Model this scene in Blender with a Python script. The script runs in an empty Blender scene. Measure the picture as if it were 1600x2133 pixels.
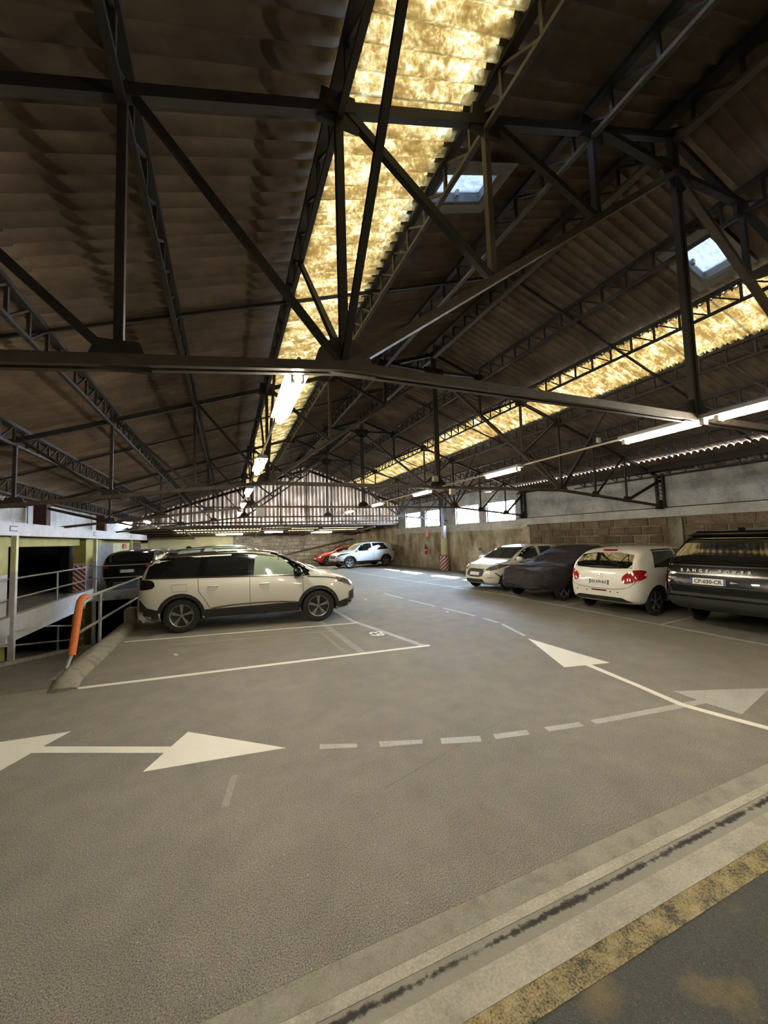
import bpy, bmesh, math, random
from mathutils import Vector, Matrix
from mathutils.bvhtree import BVHTree
random.seed(7)
SC = bpy.context.scene
COL = SC.collection
PI = math.pi

# ------------------------------------------------------------------ camera
CAM_H, YAW, PITCH, ROLL = 1.84, math.radians(22.3), math.radians(3.9), math.radians(1.77)
fwd = Vector((math.sin(YAW)*math.cos(PITCH), math.cos(YAW)*math.cos(PITCH), math.sin(PITCH)))
rgt0 = Vector((math.cos(YAW), -math.sin(YAW), 0)); up0 = rgt0.cross(fwd)
rgt = math.cos(ROLL)*rgt0 - math.sin(ROLL)*up0
upv = math.sin(ROLL)*rgt0 + math.cos(ROLL)*up0
cd = bpy.data.cameras.new('camera'); cam = bpy.data.objects.new('camera', cd); COL.objects.link(cam)
cd.sensor_fit = 'HORIZONTAL'; cd.sensor_width = 36.0; cd.lens = 18.0; cd.clip_start = 0.05; cd.clip_end = 200
m = Matrix((rgt, upv, -fwd)).transposed().to_4x4(); m.translation = (0, 0, CAM_H)
cam.matrix_world = m
SC.camera = cam

# ------------------------------------------------------------------ world, sun, exposure
w = bpy.data.worlds.new('sky'); SC.world = w; w.use_nodes = True
bg = w.node_tree.nodes['Background']
bg.inputs['Color'].default_value = (0.66, 0.82, 1.0, 1); bg.inputs['Strength'].default_value = 125.0
sd = bpy.data.lights.new('sun', 'SUN'); sun = bpy.data.objects.new('sun', sd); COL.objects.link(sun)
sd.energy = 150.0; sd.angle = math.radians(0.6); sd.color = (1.0, 0.95, 0.86)
EL = math.radians(47)
sun.rotation_euler = Vector((-.86*math.cos(EL), -.51*math.cos(EL), -math.sin(EL))).to_track_quat('-Z', 'Y').to_euler()
vs = SC.view_settings
vs.view_transform = 'Standard'; vs.look = 'None'; vs.gamma = 1.0; vs.use_curve_mapping = False
vs.exposure = 0.5
TUBE = 175.0           # emission strength of the fluorescent tubes
SC.cycles.max_bounces = 7; SC.cycles.diffuse_bounces = 4; SC.cycles.glossy_bounces = 3
SC.cycles.transmission_bounces = 4; SC.cycles.transparent_max_bounces = 8
SC.cycles.sample_clamp_indirect = 4.0; SC.cycles.caustics_reflective = False; SC.cycles.caustics_refractive = False
SC.cycles.use_denoising = True

# ------------------------------------------------------------------ materials
MATS = {}
class NT:
    def __init__(s, name):
        s.m = bpy.data.materials.new(name); s.m.use_nodes = True
        s.t = s.m.node_tree; s.n = s.t.nodes; s.l = s.t.links
        s.b = s.n['Principled BSDF']; MATS[name] = s.m
    def new(s, typ, **kw):
        n = s.n.new(typ)
        for k, v in kw.items():
            if hasattr(n, k) and k not in n.inputs: setattr(n, k, v)
            else: n.inputs[k].default_value = v
        return n
    def link(s, a, b): s.l.new(a, b)
    def coord(s, kind='Object'): return s.new('ShaderNodeTexCoord').outputs[kind]
    def geo(s): return s.new('ShaderNodeNewGeometry').outputs['Position']
    def noise(s, scale, detail=4, rough=.55, vec=None):
        n = s.new('ShaderNodeTexNoise', Scale=scale, Detail=detail, Roughness=rough)
        s.link(vec if vec is not None else s.geo(), n.inputs['Vector']); return n.outputs['Fac']
    def ramp(s, fac, stops):
        n = s.new('ShaderNodeValToRGB'); cr = n.color_ramp
        while len(cr.elements) < len(stops): cr.elements.new(0.5)
        for e, (p, c) in zip(cr.elements, stops):
            e.position = p; e.color = (*c, 1) if len(c) == 3 else c
        s.link(fac, n.inputs['Fac']); return n.outputs['Color']
    def mix(s, fac, a, b, mode='MIX'):
        n = s.new('ShaderNodeMix', data_type='RGBA', blend_type=mode)
        for sock, v in ((n.inputs[0], fac), (n.inputs[6], a), (n.inputs[7], b)):
            if isinstance(v, (int, float)): sock.default_value = v
            elif isinstance(v, tuple): sock.default_value = (*v, 1)
            else: s.link(v, sock)
        return n.outputs[2]
    def math(s, op, a, b=None):
        n = s.new('ShaderNodeMath', operation=op)
        for i, v in enumerate((a, b)):
            if v is None: continue
            if isinstance(v, (int, float)): n.inputs[i].default_value = v
            else: s.link(v, n.inputs[i])
        return n.outputs[0]
    def sep(s, vec):
        n = s.new('ShaderNodeSeparateXYZ'); s.link(vec, n.inputs[0]); return n.outputs
    def comb(s, x, y, z):
        n = s.new('ShaderNodeCombineXYZ')
        for i, v in enumerate((x, y, z)):
            if isinstance(v, (int, float)): n.inputs[i].default_value = v
            else: s.link(v, n.inputs[i])
        return n.outputs[0]
    def color(s, c):
        if isinstance(c, tuple): s.b.inputs['Base Color'].default_value = (*c, 1)
        else: s.link(c, s.b.inputs['Base Color'])
    def bump(s, h, strength=.3, dist=.01):
        n = s.new('ShaderNodeBump', Strength=strength, Distance=dist); s.link(h, n.inputs['Height'])
        s.link(n.outputs[0], s.b.inputs['Normal'])
    def set(s, **kw):
        for k, v in kw.items(): s.b.inputs[k.replace('_', ' ')].default_value = v
        return s

def simple(name, c, rough=.5, metal=0., var=.0, scale=6., bump=0., coat=0.):
    t = NT(name); t.set(Roughness=rough, Metallic=metal)
    if coat: t.b.inputs['Coat Weight'].default_value = coat; t.b.inputs['Coat Roughness'].default_value = .05
    if var:
        f = t.noise(scale)
        lo = tuple(max(0, v*(1-var)) for v in c); hi = tuple(min(1, v*(1+var)) for v in c)
        t.color(t.ramp(f, [(.3, lo), (.7, hi)]))
        if bump: t.bump(f, bump)
    else: t.color(c)
    return t.m

def asphalt(name, c, warm):
    t = NT(name); p = t.geo()
    big = t.noise(.55, 5, .6, p); mid = t.noise(3.2, 4, .6, p); fine = t.noise(150, 3, .75, p); spk = t.noise(420, 1, .5, p)
    base = t.ramp(big, [(.3, tuple(v*.90 for v in c)), (.55, c), (.75, warm)])
    base = t.mix(.3, base, t.ramp(mid, [(.3, (.30, .30, .30)), (.7, (.66, .66, .66))]), 'OVERLAY')
    base = t.mix(.9, base, t.ramp(fine, [(.34, (.05, .05, .05)), (.66, (.92, .92, .92))]), 'OVERLAY')
    base = t.mix(t.ramp(spk, [(.66, (0, 0, 0)), (.74, (.6, .6, .6))]), base, (.50, .48, .42))
    pit = t.noise(95, 1, .4, p); fl_ = t.noise(70, 1, .4, t.comb(t.sep(p)[1], t.sep(p)[0], 3.7))
    base = t.mix(t.ramp(pit, [(.70, (0, 0, 0)), (.76, (.75, .75, .75))]), base, (.06, .055, .048))
    base = t.mix(t.ramp(fl_, [(.75, (0, 0, 0)), (.79, (.8, .8, .8))]), base, (.55, .52, .45))
    t.color(base); t.set(Roughness=.82); t.b.inputs['Specular IOR Level'].default_value = .35
    t.bump(fine, .35, .005)
    return t.m
asphalt('asphalt', (.215, .198, .165), (.255, .232, .185))
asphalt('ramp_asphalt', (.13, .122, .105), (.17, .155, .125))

def dark_asphalt():
    t = NT('dark_asphalt'); p = t.geo()
    fine = t.noise(120, 3, .7, p); st = t.noise(2.6, 4, .6, p); spk = t.noise(260, 1, .5, p)
    base = t.mix(.8, (.055, .055, .045), t.ramp(fine, [(.3, (.2, .2, .2)), (.7, (.75, .75, .75))]), 'OVERLAY')
    base = t.mix(t.ramp(st, [(.55, (0, 0, 0)), (.66, (.55, .55, .55))]), base, (.23, .17, .06))
    base = t.mix(t.ramp(spk, [(.69, (0, 0, 0)), (.76, (.9, .9, .9))]), base, (.5, .5, .45))
    t.color(base); t.set(Roughness=.7); t.bump(fine, .6, .006)
dark_asphalt()

def concrete(name, c, dark, sc=5., bump=.25):
    t = NT(name); p = t.geo()
    a = t.noise(sc, 6, .65, p); b = t.noise(sc*18, 3, .7, p)
    base = t.ramp(a, [(.32, dark), (.5, c), (.72, tuple(min(1, v*1.18) for v in c))])
    base = t.mix(.5, base, t.ramp(b, [(.3, (.28, .28, .28)), (.7, (.72, .72, .72))]), 'OVERLAY')
    t.color(base); t.set(Roughness=.85); t.bump(b, bump, .008)
concrete('concrete_strip', (.27, .255, .21), (.19, .18, .15), 6)
concrete('concrete_light', (.40, .375, .315), (.31, .29, .24), 4)
concrete('joint_dark', (.05, .045, .042), (.025, .022, .02), 14, .6)
concrete('kerb_concrete', (.25, .235, .195), (.15, .14, .115), 7)
concrete('plaster_white', (.50, .50, .49), (.34, .34, .34), 1.6)
concrete('slab_concrete', (.22, .21, .19), (.15, .145, .13), 2.5)

def joint():
    t = NT('joint_crack'); p = t.geo(); s = t.sep(p)
    a = t.noise(22, 5, .75, p); b = t.noise(3, 3, .6, p)
    d = t.math('MULTIPLY', t.math('ABSOLUTE', t.math('SUBTRACT', s[1], 1.565)), 15.)
    f = t.math('ADD', t.math('ADD', d, t.math('MULTIPLY', a, 1.1)), t.math('MULTIPLY', b, .7))
    f = t.math('MULTIPLY', f, .8)
    t.color(t.ramp(f, [(.76, (.028, .024, .022)), (.84, (.11, .10, .085)), (.93, (.29, .275, .23))])); t.set(Roughness=.9); t.bump(a, .7, .012)
joint()
def yellow_strip():
    t = NT('yellow_worn'); p = t.geo()
    a = t.noise(7, 5, .7, p); b = t.noise(110, 3, .7, p); s = t.sep(p)
    f = t.math('ADD', t.math('MULTIPLY', a, .65), t.math('MULTIPLY', b, .55))
    c = t.ramp(f, [(.52, (.045, .045, .038)), (.60, (.27, .205, .085)), (.76, (.46, .39, .23))])
    t.color(c); t.set(Roughness=.75); t.bump(b, .6, .006)
yellow_strip()

def paint(name, c, under, wear):
    t = NT(name); p = t.geo()
    a = t.noise(60, 4, .75, p); b = t.noise(4, 3, .6, p)
    f = t.math('ADD', t.math('MULTIPLY', a, .7), t.math('MULTIPLY', b, .3))
    t.color(t.ramp(f, [(wear-.07, under), (wear+.07, c)])); t.set(Roughness=.6)
paint('paint_white', (.72, .70, .62), (.42, .40, .34), .30)
paint('paint_old', (.38, .37, .335), (.22, .21, .18), .43)
paint('paint_faint', (.27, .255, .215), (.195, .182, .15), .47)
paint('paint_orange', (.24, .185, .115), (.19, .172, .135), .45)
paint('paint_patch', (.12, .118, .105), (.15, .145, .125), .42)

def sheet(name):
    t = NT(name); p = t.geo(); s = t.sep(p)
    streak = t.noise(1.0, 5, .65, t.comb(t.math('MULTIPLY', s[0], .8), t.math('MULTIPLY', s[1], 1.6), s[2]))
    blot = t.noise(2.2, 5, .65, p)
    base = t.ramp(streak, [(.3, (.092, .066, .048)), (.5, (.148, .108, .079)), (.7, (.22, .168, .123))])
    base = t.mix(.6, base, t.ramp(blot, [(.3, (.3, .3, .3)), (.7, (.7, .7, .7))]), 'OVERLAY')
    t.color(base); t.set(Roughness=.8)
sheet('roof_cement')

GPITCH = .235
def translucent(name, stops, diff, trans_mix, scale=3., shade_pitch=None):
    t = NT(name); p = t.geo(); s = t.sep(p)
    st = t.noise(scale, 6, .7, t.comb(t.math('MULTIPLY', s[0], .9), t.math('MULTIPLY', s[1], 2.4), s[2]))
    fi = t.noise(26, 4, .75, p)
    f = t.math('ADD', t.math('MULTIPLY', st, .65), t.math('MULTIPLY', fi, .35))
    if shade_pitch:   # corrugation light and shade painted as stripes on the upright sheets
        k = t.math('COSINE', t.math('MULTIPLY', t.math('ADD', s[0], 4.6), 2*PI/shade_pitch))
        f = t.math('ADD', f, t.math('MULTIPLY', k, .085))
    c = t.ramp(f, stops)
    tr = t.new('ShaderNodeBsdfTranslucent'); df = t.new('ShaderNodeBsdfDiffuse'); mx = t.new('ShaderNodeMixShader')
    t.link(c, tr.inputs['Color']); df.inputs['Color'].default_value = (*diff, 1)
    mx.inputs[0].default_value = trans_mix
    t.link(df.outputs[0], mx.inputs[1]); t.link(tr.outputs[0], mx.inputs[2])
    t.link(mx.outputs[0], t.n['Material Output'].inputs['Surface'])
translucent('skylight_joint', [(.38, (0.00126, 0.00067, 0.00017)), (.46, (0.00277, 0.00175, 0.00054)), (.53, (0.00538, 0.00400, 0.00176)), (.62, (0.01042, 0.00924, 0.00605))], (.3, .2, .09), .8)
translucent('skylight_fibre', [(.38, (0.00300, 0.00160, 0.00040)), (.47, (0.00560, 0.00330, 0.00090)), (.54, (0.01120, 0.00790, 0.00310)), (.64, (0.02480, 0.02150, 0.01350))], (.3, .22, .1), .8)
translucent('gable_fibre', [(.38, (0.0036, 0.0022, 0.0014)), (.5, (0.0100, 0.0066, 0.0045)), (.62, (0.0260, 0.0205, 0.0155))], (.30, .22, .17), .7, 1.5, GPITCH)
translucent('shed_fibre', [(.35, (0.00640, 0.00440, 0.00160)), (.5, (0.01400, 0.01080, 0.00480)), (.65, (0.02400, 0.02160, 0.01600))], (.35, .3, .2), .8)

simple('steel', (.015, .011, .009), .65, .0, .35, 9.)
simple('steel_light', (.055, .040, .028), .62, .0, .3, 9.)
simple('steel_red', (.045, .010, .008), .6, .0, .3, 6.)
simple('galv', (.34, .34, .33), .42, .5, .15, 12.)
simple('pipe_cream', (.55, .50, .38), .5)
simple('box_cream', (.42, .40, .31), .5)
simple('white_paint', (.46, .46, .48), .55, 0, .12, 5.)
simple('yellow_paint', (.30, .27, .075), .6, 0, .15, 3.)
simple('yellow_wall', (.60, .58, .34), .7, 0, .12, 2.)
simple('black_void', (.012, .012, .012), .9)
simple('grey_door', (.22, .22, .23), .6, 0, .2, 6.)
simple('brown_door', (.18, .12, .10), .6, 0, .2, 6.)
simple('orange_foam', (.62, .17, .04), .65, 0, .15, 20.)
simple('plate_white', (.70, .70, .66), .4)
simple('plate_blue', (.03, .05, .28), .4)
simple('ink', (.03, .03, .03), .5)
simple('car_white', (.80, .775, .70), .28, 0, 0, 1, 0, .7)
simple('car_white_cool', (.82, .83, .84), .28, 0, 0, 1, 0, .7)
b_ = simple('car_black', (.004, .0045, .0045), .20, 0, 0, 1, 0, .0); b_.node_tree.nodes['Principled BSDF'].inputs['Specular IOR Level'].default_value = .3
simple('car_red', (.50, .018, .012), .25, 0, 0, 1, 0, .8)
simple('car_grey', (.16, .165, .17), .3, .4, 0, 1, 0, .6)
simple('car_silver', (.45, .46, .46), .3, .3, 0, 1, 0, .5)
simple('trim_black', (.022, .022, .022), .55)
simple('cladding', (.022, .021, .020), .65)
simple('glass_dark', (.008, .009, .009), .04)
g_ = simple('glass_privacy', (.006, .006, .006), .05); g_.node_tree.nodes['Principled BSDF'].inputs['IOR'].default_value = 2.6
simple('letter_silver', (.62, .60, .55), .35, .2)
l_ = simple('lamp_smoked', (.010, .005, .005), .45); l_.node_tree.nodes['Principled BSDF'].inputs['Specular IOR Level'].default_value = .1
simple('glass_mid', (.035, .042, .038), .04)
simple('glass_pale', (.25, .31, .25), .06)
simple('chrome', (.75, .73, .68), .15, 1.)
simple('rim_silver', (.55, .54, .52), .3, .85)
simple('rim_dark', (.02, .02, .02), .4, .3)
simple('rubber', (.018, .018, .018), .75)
simple('lamp_red', (.33, .012, .014), .12, 0, 0, 1, 0, .8)
simple('lamp_dark_red', (.10, .01, .012), .12, 0, 0, 1, 0, .8)
simple('lamp_clear', (.24, .24, .23), .12, .5, .5, 14, 0, .8)
simple('seam', (.10, .095, .085), .6)
simple('red_plastic', (.55, .03, .03), .35)
simple('cover_cloth', (.022, .018, .021), .85, 0, .3, 8.)
simple('litter', (.6, .55, .45), .8)
simple('reflector', (.45, .85, .75), .25)
simple('seat_cloth', (.05, .05, .05), .8)

def stone(name, stops, sc):
    t = NT(name); p = t.geo(); oi = t.new('ShaderNodeObjectInfo')
    a = t.noise(sc, 6, .7, p); b = t.noise(sc*9, 4, .7, p)
    f = t.math('ADD', t.math('MULTIPLY', a, .75), t.math('MULTIPLY', t.math('SUBTRACT', oi.outputs['Random'], .5), .22))
    f = t.math('ADD', f, .125)
    base = t.ramp(f, stops)
    base = t.mix(.6, base, t.ramp(b, [(.3, (.25, .25, .25)), (.7, (.75, .75, .75))]), 'OVERLAY')
    t.color(base); t.set(Roughness=.9); t.bump(b, .5, .012)
stone('block_brown', [(.3, (.075, .052, .032)), (.5, (.15, .105, .065)), (.72, (.25, .19, .125))], 2.4)
stone('block_back', [(.3, (.15, .125, .10)), (.5, (.28, .245, .20)), (.72, (.44, .40, .34))], 1.6)
def streaked(name, stops, vs=.35):
    t = NT(name); p = t.geo(); s = t.sep(p)
    a = t.noise(2.0, 6, .68, t.comb(s[0], s[1], t.math('MULTIPLY', s[2], vs))); b = t.noise(.8, 5, .7, p); c = t.noise(30, 4, .7, p)
    f = t.math('ADD', t.math('MULTIPLY', a, .6), t.math('MULTIPLY', b, .4))
    base = t.ramp(f, stops)
    base = t.mix(.5, base, t.ramp(c, [(.3, (.28, .28, .28)), (.7, (.72, .72, .72))]), 'OVERLAY')
    t.color(base); t.set(Roughness=.9); t.bump(c, .4, .01)
streaked('wall_streaked', [(.36, (.12, .098, .07)), (.46, (.27, .225, .155)), (.53, (.40, .345, .25)), (.62, (.55, .51, .43))])
streaked('mortar', [(.38, (.10, .08, .055)), (.5, (.17, .145, .105)), (.62, (.36, .33, .27))])
streaked('mortar_pale', [(.38, (.24, .22, .18)), (.5, (.36, .335, .285)), (.62, (.50, .47, .42))])
streaked('plaster_grey', [(.36, (.20, .20, .195)), (.47, (.36, .36, .355)), (.58, (.48, .48, .475)), (.68, (.58, .58, .58))], .9)
streaked('band_white', [(.36, (.30, .285, .265)), (.5, (.46, .45, .43)), (.65, (.60, .60, .59))], .8)

def stripes(name, cyl):
    t = NT(name); s = t.sep(t.coord('Object'))
    u = t.math('MULTIPLY', t.math('ARCTAN2', s[1], s[0]), -.22) if cyl else t.math('ADD', s[0], s[1])
    k = t.math('FRACT', t.math('MULTIPLY', t.math('ADD', s[2], u), 5.2 if cyl else 6.2))
    t.color(t.mix(t.math('GREATER_THAN', k, .5), (.62, .60, .58), (.36, .02, .035))); t.set(Roughness=.6)
stripes('stripes_round', True); stripes('stripes_flat', False)

def emission(name, c, st):
    t = NT(name); e = t.new('ShaderNodeEmission', Strength=st); e.inputs['Color'].default_value = (*c, 1)
    t.link(e.outputs[0], t.n['Material Output'].inputs['Surface'])
emission('tube_glow', (1.0, .90, .70), TUBE)
emission('tube_glow_dim', (1.0, .93, .80), TUBE*.25)

def glass(name, tint, gloss):
    t = NT(name); tr = t.new('ShaderNodeBsdfTransparent'); tr.inputs['Color'].default_value = (*tint, 1)
    gl = t.new('ShaderNodeBsdfGlossy', Roughness=.05); mx = t.new('ShaderNodeMixShader'); mx.inputs[0].default_value = gloss
    t.link(tr.outputs[0], mx.inputs[1]); t.link(gl.outputs[0], mx.inputs[2])
    t.link(mx.outputs[0], t.n['Material Output'].inputs['Surface'])
glass('window_glass', (.93, .96, 1.0), .06)
translucent('roof_glass', [(.35, (0.00320, 0.00368, 0.00460)), (.6, (0.00680, 0.00760, 0.00880))], (.25, .27, .3), .85, 9.)

# ------------------------------------------------------------------ helpers
def tag(o, label=None, cat=None, group=None, kind=None):
    if label: o['label'] = label
    if cat: o['category'] = cat
    if group: o['group'] = group
    if kind: o['kind'] = kind
    return o
def empty(name, loc=(0, 0, 0), rz=0, parent=None):
    o = bpy.data.objects.new(name, None); COL.objects.link(o); o.location = loc; o.rotation_euler = (0, 0, rz)
    o.empty_display_size = .1
    if parent: o.parent = parent
    return o
def link_mesh(name, me, parent=None, loc=None, rot=None, scale=None):
    o = bpy.data.objects.new(name, me); COL.objects.link(o)
    if parent: o.parent = parent
    if loc is not None: o.location = loc
    if rot is not None: o.rotation_euler = rot
    if scale is not None: o.scale = scale
    return o

class MB:
    def __init__(s): s.v = []; s.f = []; s.fm = []
    def add(s, vs, fs, mi=0):
        b = len(s.v); s.v += [tuple(v) for v in vs]; s.f += [tuple(b+i for i in f) for f in fs]; s.fm += [mi]*len(fs)
    def box(s, x0, x1, y0, y1, z0, z1, mi=0):
        s.add([(x0,y0,z0),(x1,y0,z0),(x1,y1,z0),(x0,y1,z0),(x0,y0,z1),(x1,y0,z1),(x1,y1,z1),(x0,y1,z1)],
              [(0,3,2,1),(4,5,6,7),(0,1,5,4),(1,2,6,5),(2,3,7,6),(3,0,4,7)], mi); return s
    def bar(s, p, q, w, h, up=(0, 0, 1), mi=0):
        p = Vector(p); q = Vector(q); d = (q-p).normalized(); u = Vector(up)
        if abs(d.dot(u)) > .98: u = Vector((0, 1, 0))
        a = d.cross(u).normalized()*w/2; b = a.cross(d).normalized()*h/2
        s.add([p-a-b, p+a-b, p+a+b, p-a+b, q-a-b, q+a-b, q+a+b, q-a+b],
              [(0,1,2,3),(7,6,5,4),(4,5,1,0),(5,6,2,1),(6,7,3,2),(7,4,0,3)], mi); return s
    def tube(s, pts, r, n=10, mi=0, rs=None):
        pts = [Vector(p) for p in pts]; rings = []; a = None
        for i, p in enumerate(pts):
            d = (pts[min(i+1, len(pts)-1)]-pts[max(i-1, 0)]).normalized()
            if a is None:
                u = Vector((0, 0, 1)) if abs(d.z) < .9 else Vector((0, 1, 0)); a = d.cross(u)
            a = (a-d*a.dot(d)).normalized(); b = a.cross(d); rr = rs[i] if rs else r
            rings.append([p+(a*math.cos(2*PI*k/n)+b*math.sin(2*PI*k/n))*rr for k in range(n)])
        vs = [v for ring in rings for v in ring]; fs = []
        for i in range(len(pts)-1):
            for k in range(n): fs.append((i*n+k, (i+1)*n+k, (i+1)*n+(k+1) % n, i*n+(k+1) % n))
        fs.append(tuple(range(n))); e = (len(pts)-1)*n; fs.append(tuple(e+n-1-k for k in range(n)))
        s.add(vs, fs, mi); return s
    def lathe(s, prof, n=24, axis='z', c=(0, 0, 0), mi=0):
        vs = []; fs = []
        for r, h in prof:
            for k in range(n):
                a = 2*PI*k/n; x, y = r*math.cos(a), r*math.sin(a)
                vs.append({'z': (c[0]+x, c[1]+y, c[2]+h), 'y': (c[0]+x, c[1]+h, c[2]+y), 'x': (c[0]+h, c[1]+x, c[2]+y)}[axis])
        for i in range(len(prof)-1):
            for k in range(n): fs.append((i*n+k, i*n+(k+1) % n, (i+1)*n+(k+1) % n, (i+1)*n+k))
        s.add(vs, fs, mi); return s
    def prism(s, poly, lo, hi, f, mi=0):
        n = len(poly); vs = [f(u, v, lo) for u, v in poly]+[f(u, v, hi) for u, v in poly]
        fs = [tuple(range(n-1, -1, -1)), tuple(range(n, 2*n))]+[(i, (i+1) % n, n+(i+1) % n, n+i) for i in range(n)]
        s.add(vs, fs, mi); return s
    def mesh(s, name, mats, smooth=False):
        me = bpy.data.meshes.new(name); me.from_pydata(s.v, [], s.f); me.validate()
        for k in ([mats] if isinstance(mats, str) else mats): me.materials.append(MATS[k])
        if not isinstance(mats, str): me.polygons.foreach_set('material_index', s.fm[:len(me.polygons)])
        bm = bmesh.new(); bm.from_mesh(me); bmesh.ops.recalc_face_normals(bm, faces=bm.faces); bm.to_mesh(me); bm.free()
        if smooth:
            me.polygons.foreach_set('use_smooth', [True]*len(me.polygons))
            me.set_sharp_from_angle(angle=math.radians(40))
        return me
    def build(s, name, mats, parent=None, smooth=False, loc=None, rot=None):
        return link_mesh(name, s.mesh(name, mats, smooth), parent, loc, rot)
def structure(o): o['kind'] = 'structure'; return o

# ------------------------------------------------------------------ dimensions of the hall
XR, ZR, SL = 4.54, 6.42, .34            # ridge x, sheet height at ridge, slope
def zroof(x): return ZR-SL*abs(x-XR)
def zraf(x): return 6.2-SL*abs(x-XR)
def wallx(y): return 13.37-.112*y
TY = [-2.9, 2.4, 7.7, 13.0, 18.3]       # truss planes
GY = 23.6                               # gable plane
BY = 31.0                               # back wall
Y0 = -8.0
NODE = 1.27
WU = Vector((-.112, 1, 0)).normalized(); WN = Vector((-1, -.112, 0)).normalized()
WANG = math.atan2(.112, 1)
RAMP = lambda y: -.175*max(0, y-7.6)

# ------------------------------------------------------------------ floor
mb = MB()
def grid_floor(mb, x0, x1, y0, y1): mb.box(x0, x1, y0, y1, -.25, 0)
mb.box(-10, 14.6, 1.78, 6.5, -.25, 0); mb.box(-2.2, 14.6, 6.5, BY+.3, -.25, 0)
floor = structure(mb.build('floor', 'asphalt'))
o = structure(MB().box(-10, 14.6, Y0, 1.27, -.25, -.004).build('floor_dark_aisle', 'dark_asphalt'))
# strips of the drain joint, side by side across the aisle
def strip(name, mat, y0, y1, z, label):
    o = MB().box(-10, 14.6, y0, y1, -.25, z).build(name, mat); structure(o); return o
strip('trim_1', 'concrete_strip', 1.655, 1.78, -.001, '')
strip('trim_2', 'concrete_light', 1.60, 1.655, -.002, '')
strip('trim_3', 'joint_crack', 1.50, 1.60, -.005, '')
strip('trim_4', 'concrete_light', 1.375, 1.50, 0.0, '')
strip('trim_5', 'yellow_worn', 1.27, 1.375, -.002, '')

structure(MB().box(14.8, 60, -40, 70, -.5, -.3).build('floor_yard', 'slab_concrete'))
# ramp going down under the deck
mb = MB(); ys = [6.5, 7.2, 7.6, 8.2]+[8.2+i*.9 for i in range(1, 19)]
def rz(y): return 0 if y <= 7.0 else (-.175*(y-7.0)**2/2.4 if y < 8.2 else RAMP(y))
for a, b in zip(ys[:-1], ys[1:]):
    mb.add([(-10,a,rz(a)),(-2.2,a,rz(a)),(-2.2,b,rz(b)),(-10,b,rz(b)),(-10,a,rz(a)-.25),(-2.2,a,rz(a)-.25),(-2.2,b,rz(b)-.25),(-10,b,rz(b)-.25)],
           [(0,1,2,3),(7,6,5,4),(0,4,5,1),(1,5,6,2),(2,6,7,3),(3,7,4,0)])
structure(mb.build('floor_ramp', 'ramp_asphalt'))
structure(MB().box(-2.32, -2.2, 6.9, BY, -3.6, 0).build('wall_ramp', 'slab_concrete'))
mb = MB()
for a, b in zip(ys[2:-1], ys[3:]):
    mb.add([(-4.2,a,rz(a)-.05),(-3.92,a,rz(a)-.05),(-3.92,b,rz(b)-.05),(-4.2,b,rz(b)-.05),(-4.2,a,rz(a)+.07),(-3.95,a,rz(a)+.07),(-3.95,b,rz(b)+.07),(-4.2,b,rz(b)+.07)],
           [(0,3,2,1),(4,5,6,7),(0,1,5,4),(1,2,6,5),(2,3,7,6),(3,0,4,7)])
structure(mb.build('trim_ramp_kerb', 'kerb_concrete'))
structure(MB().box(-10, -2.2, 23.7, 23.9, -3.8, .1).build('wall_ramp_end', 'black_void'))

# ------------------------------------------------------------------ walls
wall_r = structure(empty('wall_right'))
def wpt(y, z, d): # point on the right wall, d metres inwards
    p = Vector((wallx(y), y, z))+WN*d; return p
def wbox(mb, y0, y1, z0, z1, d0, d1, mi=0, zt=None):
    z1a, z1b = (z1, z1) if zt is None else (zt(y0), zt(y1))
    vs = [wpt(y0,z0,d0), wpt(y0,z0,d1), wpt(y1,z0,d1), wpt(y1,z0,d0), wpt(y0,z1a,d0), wpt(y0,z1a,d1), wpt(y1,z1b,d1), wpt(y1,z1b,d0)]
    mb.add(vs, [(0,3,2,1),(4,5,6,7),(0,1,5,4),(1,2,6,5),(2,3,7,6),(3,0,4,7)], mi)
ztop = lambda y: zroof(wallx(y))-(.03 if wallx(y) < 11.6 else .10)
WIN = [(21.02, 22.72), (18.75, 20.5), (15.87, 17.65), (13.55, 15.35)]   # window openings along the wall
SILL, HEAD = 2.44, 3.42
mb = MB()
wbox(mb, Y0, 13.55, 2.5, 0, -.2, 0, 0, ztop)
cuts = [13.55]+[v for a, b in reversed(WIN) for v in (a, b)][1:]+[GY+.1]
edges = sorted(cuts)
for a, b in ((15.35, 15.87), (17.65, 18.75), (20.5, 21.02), (22.72, GY+.1)): wbox(mb, a, b, 2.44, 0, -.2, 0, 0, ztop)
for a, b in WIN: wbox(mb, a, b, HEAD, 0, -.2, 0, 0, ztop)
mb.build('plaster', 'plaster_grey', wall_r)
mb = MB(); wbox(mb, Y0, 13.55, 2.23, 2.5, -.2, .04); wbox(mb, 12.9, 13.55, 2.08, 2.23, -.2, .04); wbox(mb, 13.55, GY+.3, 2.08, 2.44, -.2, .04)
mb.build('ledge', 'band_white', wall_r)
mb = MB(); wbox(mb, Y0, 12.9, -.2, 2.23, -.2, 0); mb.build('mortar_bed', 'mortar', wall_r)
mb = MB(); wbox(mb, 12.9, BY+.2, -.2, 2.12, -.2, .03); mb.build('render_coat', 'wall_streaked', wall_r)
mb = MB(); wbox(mb, GY+.06, BY+.2, 2.12, 2.82, -.2, .035); mb.build('render_coat', 'wall_streaked', wall_r)
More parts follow.
